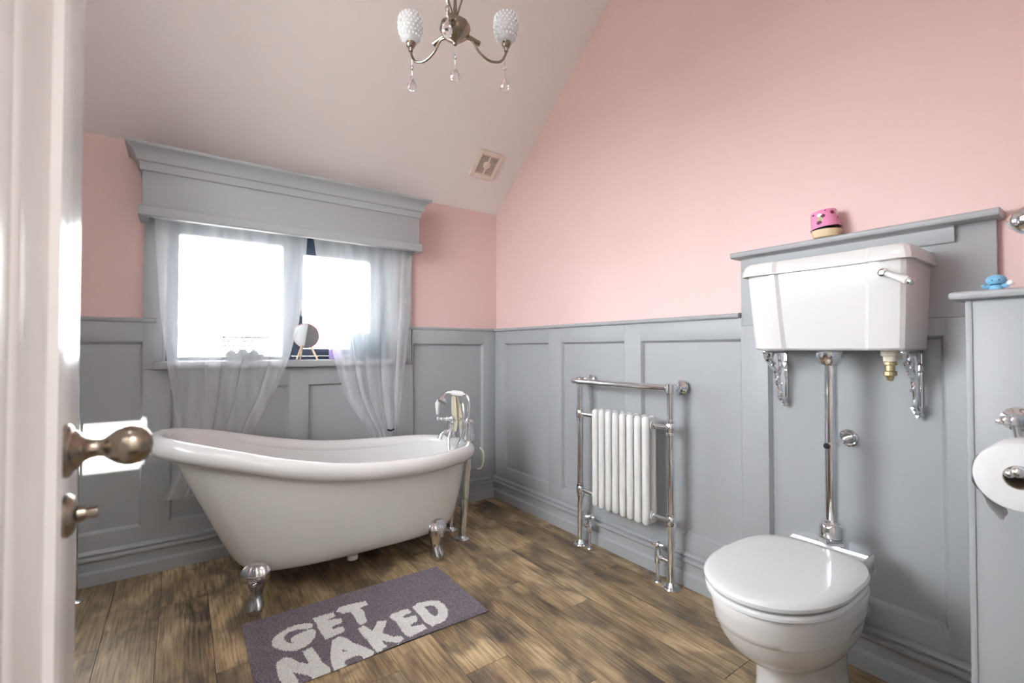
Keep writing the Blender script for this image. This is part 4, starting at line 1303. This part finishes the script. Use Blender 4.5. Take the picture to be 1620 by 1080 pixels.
# toilet roll holder on the partition face
RC = Vector((1.235, 0.150, 0.868))
th_ = thing('toilet_roll_holder', (QX, RC.y, 0.90), 'chrome toilet roll holder with round finials on the partition', 'holder')
az = RC.z + 0.092
HX, HY = 1.350, 0.168
obj('wall_rose', lathe(NB(), [(0.024, 0), (0.024, 0.004), (0.019, 0.008), (0.012, 0.012), (0.009, 0.018)], 24, TR((QX - 0.0005, HY, az), '-x')), 'chrome', th_)
bm = NB(); tube(bm, [(QX - 0.012, HY, az), (HX - 0.016, HY, az)], 0.007, 12)
ball(bm, (HX - 0.012, HY, az), 0.0125, 2); ball(bm, (HX - 0.018, HY + 0.010, az), 0.0105, 2); ball(bm, (HX - 0.022, HY + 0.018, az - 0.002), 0.0075, 2)
obj('finial', bm, 'chrome', th_)
obj('drop_rod', tube(NB(), [(HX - 0.004, HY, az - 0.004), (HX - 0.004, HY - 0.012, RC.z + 0.010)], 0.0065, 12), 'chrome', th_)
bm = NB(); tube(bm, [(HX - 0.004, HY - 0.012, RC.z + 0.010), (RC.x - 0.012, RC.y, RC.z + 0.012)], 0.006, 12)
ball(bm, (RC.x - 0.010, RC.y, RC.z + 0.012), 0.0105, 2); ball(bm, (RC.x - 0.013, RC.y + 0.010, RC.z + 0.008), 0.008, 2)
obj('spindle', bm, 'chrome', th_)
ro = thing('toilet_roll', (RC.x + 0.05, RC.y, RC.z - 0.06), 'white toilet roll with a torn hanging end on the chrome holder', 'toilet roll')
bm = NB()
RRad = 0.062
lathe(bm, [(0.0215, 0.0), (0.056, 0.0), (0.0605, 0.0015), (RRad, 0.004), (RRad, 0.096), (0.0605, 0.0985), (0.056, 0.1), (0.0215, 0.1), (0.0215, 0.0)], 56, TR(RC, 'x'))
obj('paper', bm, 'paper', ro)
bm = NB(); lathe(bm, [(0.0200, 0.0005), (0.0213, 0.0005), (0.0213, 0.0995), (0.0200, 0.0995), (0.0200, 0.0005)], 32, TR(RC, 'x'))
obj('card_tube', bm, 'card', ro)
bm = NB(); rows = []
rnd = random.Random(4)
for j in range(12):
    v = j / 11
    if j < 4:
        a = math.radians(150 + 12 * j); yy = RC.y + (RRad + 0.0012) * -math.cos(a); zz = RC.z + (RRad + 0.0012) * math.sin(a) * 1.0
    else:
        k = (j - 4) / 7
        yy = RC.y + RRad + 0.002 - 0.010 * k - 0.030 * k * k + 0.003 * math.sin(k * 9); zz = RC.z - 0.012 - 0.066 * k
    wid = 0.096 * (1 - 0.25 * v)
    x0_ = RC.x + 0.002 + 0.01 * v
    rows.append([Vector((x0_ + wid * i / 8, yy + 0.003 * math.sin(i * 1.7 + j * 0.8) * v, zz + (rnd.uniform(-0.010, 0.006) if j == 11 else 0))) for i in range(9)])
loft(bm, rows, False)
obj('loose_end', bm, 'paper', ro, sharp=80)

# chrome robe hook on the near wall, its rounded end just in frame
hk = thing('robe_hook', (1.21, NY, 1.345), 'blurred chrome rounded hook end at the right edge above the partition', 'hook')
obj('wall_rose', lathe(NB(), [(0.030, 0), (0.030, 0.005), (0.024, 0.012), (0.016, 0.02)], 24, TR((1.235, NY, 1.300), 'y')), 'chrome', hk)
hd1 = Vector((-0.035, 0.205, 0.033))
obj('hook_arm', lathe(NB(), [(0.016, 0.0), (0.020, 0.06), (0.026, 0.13), (0.027, 0.165), (0.024, 0.185), (0.014, 0.199), (0.0, 0.204)], 28, TR((1.235, NY + 0.017, 1.300), hd1.normalized())), 'chrome', hk)

# ------------------------------------------------------------------ open door at the left
DXF = -0.100          # face towards the room centre
DE = 0.766            # free edge
D0 = 0.006            # hinge edge
do = thing('door_1', (-0.12, D0, 0), 'open white panelled door seen edge-on at the left', 'door', kind='structure')
dz0, dz1 = 0.008, 1.985
st_ = 0.134
bxo('stile', 'door_white', do, DXF - 0.040, DXF, DE - st_, DE, dz0, dz1, 0.002)
bxo('stile', 'door_white', do, DXF - 0.040, DXF, D0, D0 + st_, dz0, dz1, 0.002)
bxo('door_rail', 'door_white', do, DXF - 0.0398, DXF - 0.0002, D0 + st_, DE - st_, dz0, 0.22, 0.001)
bxo('door_rail', 'door_white', do, DXF - 0.0398, DXF - 0.0002, D0 + st_, DE - st_, 1.86, dz1, 0.001)
y0_, y1_ = D0 + st_, DE - st_
zz0, zz1 = 0.22, 1.86
bxo('panel', 'door_white', do, DXF - 0.030, DXF - 0.018, y0_, y1_, zz0, zz1, 0)


def rect_loft(prof):
    """prof: (inset, x) swept round the panel opening with mitred corners"""
    bm = NB(); rings = []
    for ins, x_ in prof:
        rings.append([Vector((x_, y0_ + ins, zz0 + ins)), Vector((x_, y1_ - ins, zz0 + ins)), Vector((x_, y1_ - ins, zz1 - ins)), Vector((x_, y0_ + ins, zz1 - ins))])
    loft(bm, rings, True)
    return bm


obj('panel_moulding', rect_loft([(0.0, DXF - 0.020), (0.0, DXF + 0.004), (0.006, DXF + 0.007), (0.016, DXF + 0.005), (0.022, DXF - 0.002), (0.034, DXF - 0.006), (0.050, DXF - 0.011), (0.062, DXF - 0.013), (0.070, DXF - 0.0178)]), 'door_white', do, sharp=25)
obj('raised_field', rect_loft([(0.143, DXF - 0.0181), (0.146, DXF - 0.015), (0.185, DXF - 0.006), (0.188, DXF - 0.004)]), 'door_white', do, sharp=25)
bm = NB(); box(bm, DXF - 0.018, DXF - 0.004, y0_ + 0.188, y1_ - 0.188, zz0 + 0.188, zz1 - 0.188); obj('raised_field', bm, 'door_white', do)
KY, KZ = 0.680, 0.992
kn = obj('door_knob', lathe(NB(), [(0.0, 0.001), (0.0285, 0.001), (0.0285, 0.004), (0.026, 0.007), (0.022, 0.0085), (0.020, 0.012), (0.0155, 0.015), (0.0125, 0.018), (0.0105, 0.022), (0.0095, 0.028), (0.010, 0.032), (0.0135, 0.036), (0.0185, 0.0425), (0.0215, 0.050), (0.0222, 0.056), (0.0205, 0.064), (0.0165, 0.0705), (0.010, 0.0745), (0.0, 0.076)], 40, TR((DXF, KY, KZ), 'x')), 'brass_antique', do)
tt = obj('thumb_turn', lathe(NB(), [(0.0, 0.001), (0.023, 0.001), (0.023, 0.004), (0.020, 0.008), (0.015, 0.010), (0.009, 0.012), (0.008, 0.018), (0.0, 0.0185)], 32, TR((DXF, KY + 0.004, 0.922), 'x')), 'brass_antique', do)
bm = NB(); tube(bm, [(DXF + 0.012, KY + 0.004, 0.922), (DXF + 0.028, KY + 0.004, 0.922)], [0.0055, 0.0065], 12)
obj('turn_grip', bm, 'brass_antique', tt)
# chrome pipe with a floor flange, its edge just showing past the door
cp = thing('corner_pipe', (-0.364, 2.765, 0), 'chrome pipe and floor flange peeping out beside the door edge', 'pipe')
obj('pipe', tube(NB(), [(-0.364, 2.765, 0.004), (-0.364, 2.765, 1.0)], 0.009, 14), 'chrome', cp)
obj('floor_flange', lathe(NB(), [(0.030, 0), (0.031, 0.003), (0.024, 0.007), (0.013, 0.011)], 24, TR((-0.364, 2.765, 0))), 'chrome', cp)

# ------------------------------------------------------------------ extractor vent on the slope
vc = Vector((1.692, 2.664, zc(2.664)))
ex = Vector((1, 0, 0)); ey = Vector((0, -1, SL)).normalized(); ez = ex.cross(ey)    # up the slope, normal
if ez.z > 0: ez = -ez
VM = Matrix((ex.to_4d(), ey.to_4d(), ez.to_4d(), (0, 0, 0, 1))).transposed()
VM = Matrix.Translation(vc) @ Matrix(((ex.x, ey.x, ez.x, 0), (ex.y, ey.y, ez.y, 0), (ex.z, ey.z, ez.z, 0), (0, 0, 0, 1)))
ve = thing('extractor_vent', vc, 'square cream slatted extractor vent on the sloping ceiling', 'vent')


def vbox(name, m, x0, x1, y0, y1, z0, z1, bev=0.0):
    bm = NB(); box(bm, x0, x1, y0, y1, z0, z1, bev, VM)
    return obj(name, bm, m, ve)


H = 0.098; I = 0.067
vbox('back_plate', 'vent_dark', -I - 0.004, I + 0.004, -I - 0.004, I + 0.004, 0.0005, 0.004)
vbox('frame', 'vent_cream', -H, -I, -H, H, 0.0005, 0.016, 0.004)
vbox('frame', 'vent_cream', I, H, -H, H, 0.0005, 0.016, 0.004)
vbox('frame', 'vent_cream', -I, I, I, H, 0.0005, 0.0158, 0.003)
vbox('frame', 'vent_cream', -I, I, -H, -I, 0.0005, 0.0158, 0.003)
vbox('centre_bar', 'vent_cream', -0.004, 0.004, -I, I, 0.004, 0.0145)
nsl = 13
for k in range(nsl):
    yy = -I + (k + 0.5) * 2 * I / nsl
    vbox('slat', 'vent_cream', -I, -0.004, yy - 0.0021, yy + 0.0021, 0.006, 0.014)
    vbox('slat', 'vent_cream', 0.004, I, yy - 0.0021, yy + 0.0021, 0.006, 0.014)
obj('centre_disc', lathe(NB(), [(0.027, 0.004), (0.027, 0.0155), (0.024, 0.017), (0.0, 0.0172)], 28, VM), 'vent_cream', ve)

# ------------------------------------------------------------------ chandelier
CD = 1.50
hub = Vector((0, 0, CAM_H)) + (FW * F_PX + RT * (720 - 810) + UP * (540 - 50)) * (CD / F_PX)
ch = thing('chandelier', (hub.x, hub.y, hub.z), 'antique bronze three-arm chandelier with cut-glass shades and crystal drops', 'chandelier')
obj('hub', lathe(NB(), [(0.0, -0.045), (0.006, -0.044), (0.008, -0.040), (0.005, -0.036), (0.010, -0.032), (0.024, -0.026), (0.041, -0.012), (0.049, 0.006), (0.046, 0.020), (0.036, 0.030), (0.022, 0.036), (0.014, 0.044), (0.007, 0.06), (0.005, 0.10)], 96, TR(hub), flute=lambda a, z: 0.07 * (abs(math.cos(5 * a)) - 0.5) if -0.03 < z < 0.028 else 0), 'brass_antique', ch, sharp=40)
obj('stem', tube(NB(), [hub + Vector((0, 0, 0.09)), Vector((hub.x, hub.y, zn(hub.y) - 0.03))], 0.004, 10), 'brass_antique', ch)
obj('ceiling_rose', lathe(NB(), [(0.01, -0.06), (0.045, -0.05), (0.055, -0.02), (0.055, 0.03)], 28, TR((hub.x, hub.y, zn(hub.y) - 0.01))), 'brass_antique', ch)
back = Vector((FW.x, FW.y, 0)).normalized(); side = Vector((RT.x, RT.y, 0))
for s_ in (-1, 1):
    bm = NB(); tube(bm, spline([hub + Vector((0, 0, 0.040)) + side * 0.004 * s_, hub + Vector((0, 0, 0.075)) + side * 0.013 * s_, hub + Vector((0, 0, 0.115)) + side * 0.024 * s_, hub + Vector((0, 0, 0.16)) + side * 0.020 * s_, hub + Vector((0, 0, 0.20)) + side * 0.004 * s_], 6), 0.0028, 8)
    obj('stem_scroll', bm, 'brass_antique', ch)


def drop(root, top, sc=1.2):
    """crystal pendant: wire, two beads, faceted tear"""
    L = 0.095 * sc
    bm = NB(); tube(bm, [top, top - Vector((0, 0, L * 0.62))], 0.0007, 5)
    w = obj('drop_wire', bm, 'satin_chrome', root)
    bm = NB(); ball(bm, top - Vector((0, 0, L * 0.22)), 0.0035 * sc, 2); obj('bead', bm, 'crystal', root)
    bm = NB(); ball(bm, top - Vector((0, 0, L * 0.34)), 0.0062 * sc, 1, (1, 1, 1.3)); obj('bead', bm, 'crystal', root, sharp=5)
    bm = NB()
    prof = [(0.0006, 0), (0.0030, -0.007), (0.0075, -0.018), (0.0125, -0.028), (0.0138, -0.034), (0.0115, -0.040), (0.006, -0.0435), (0.0, -0.0445)]
    lathe(bm, [(r * sc, z * sc) for r, z in prof], 10, TR(top - Vector((0, 0, L * 0.56))))
    obj('crystal_drop', bm, 'crystal', root, sharp=5)


for ang in (-150, -30, 90):
    a = math.radians(ang)
    # 90 = towards the camera, -30 / -150 = away to the right / left
    d = side * math.cos(a) - back * math.sin(a)
    Rr = 0.190
    p0 = hub + d * 0.040 + Vector((0, 0, -0.008))
    path = spline([p0, hub + d * 0.062 + Vector((0, 0, -0.010)), hub + d * 0.085 + Vector((0, 0, -0.038)), hub + d * 0.125 + Vector((0, 0, -0.056)), hub + d * 0.165 + Vector((0, 0, -0.047)), hub + d * 0.184 + Vector((0, 0, -0.022)), hub + d * Rr + Vector((0, 0, 0.002))], 8)
    bm = NB(); tube(bm, path, 0.0042, 10)
    arm = obj('arm', bm, 'brass_antique', ch)
    bm = NB()
    tube(bm, [hub + d * 0.046 + Vector((0, 0, 0.0)), hub + d * 0.088 + Vector((0, 0, -0.012))], [0.006, 0.009], 10)
    obj('arm_leaf', bm, 'brass_antique', arm)
    e = hub + d * Rr
    lathe(bm := NB(), [(0.007, -0.004), (0.008, 0.008), (0.013, 0.012), (0.016, 0.020), (0.0165, 0.030), (0.012, 0.034)], 20, TR(e))
    cup = obj('cup', bm, 'brass_antique', arm)
    bm = NB()
    prof = [(0.015, 0.026), (0.024, 0.031), (0.033, 0.044), (0.039, 0.060), (0.0425, 0.080), (0.042, 0.098), (0.037, 0.114), (0.029, 0.124)]
    prof2 = [(r - 0.003, z) for r, z in reversed(prof)]
    lathe(bm, prof + prof2, 36, TR(e))
    sh = obj('glass_shade', bm, 'cut_glass', ch, sharp=60)
    bm = NB()
    for jz in range(7):
        zz = 0.044 + jz * 0.0115
        r = float(np.interp(zz, [p[1] for p in prof], [p[0] for p in prof]))
        for k in range(18):
            t_ = 2 * PI * (k + 0.5 * (jz % 2)) / 18
            ball(bm, e + Vector((r * math.cos(t_), r * math.sin(t_), zz)), 0.0042, 1)
    so = obj('glass_dimples', bm, 'dimple', sh, stuff=True)
    bm = NB(); lathe(bm, [(0.008, 0.030), (0.011, 0.045), (0.016, 0.062), (0.014, 0.076), (0.006, 0.084), (0.0, 0.085)], 18, TR(e)); obj('bulb', bm, 'pot_white', cup)
    drop(ch, hub + d * 0.184 + Vector((0, 0, -0.024)), 1.2)
drop(ch, hub + Vector((0, 0, -0.045)), 1.2)
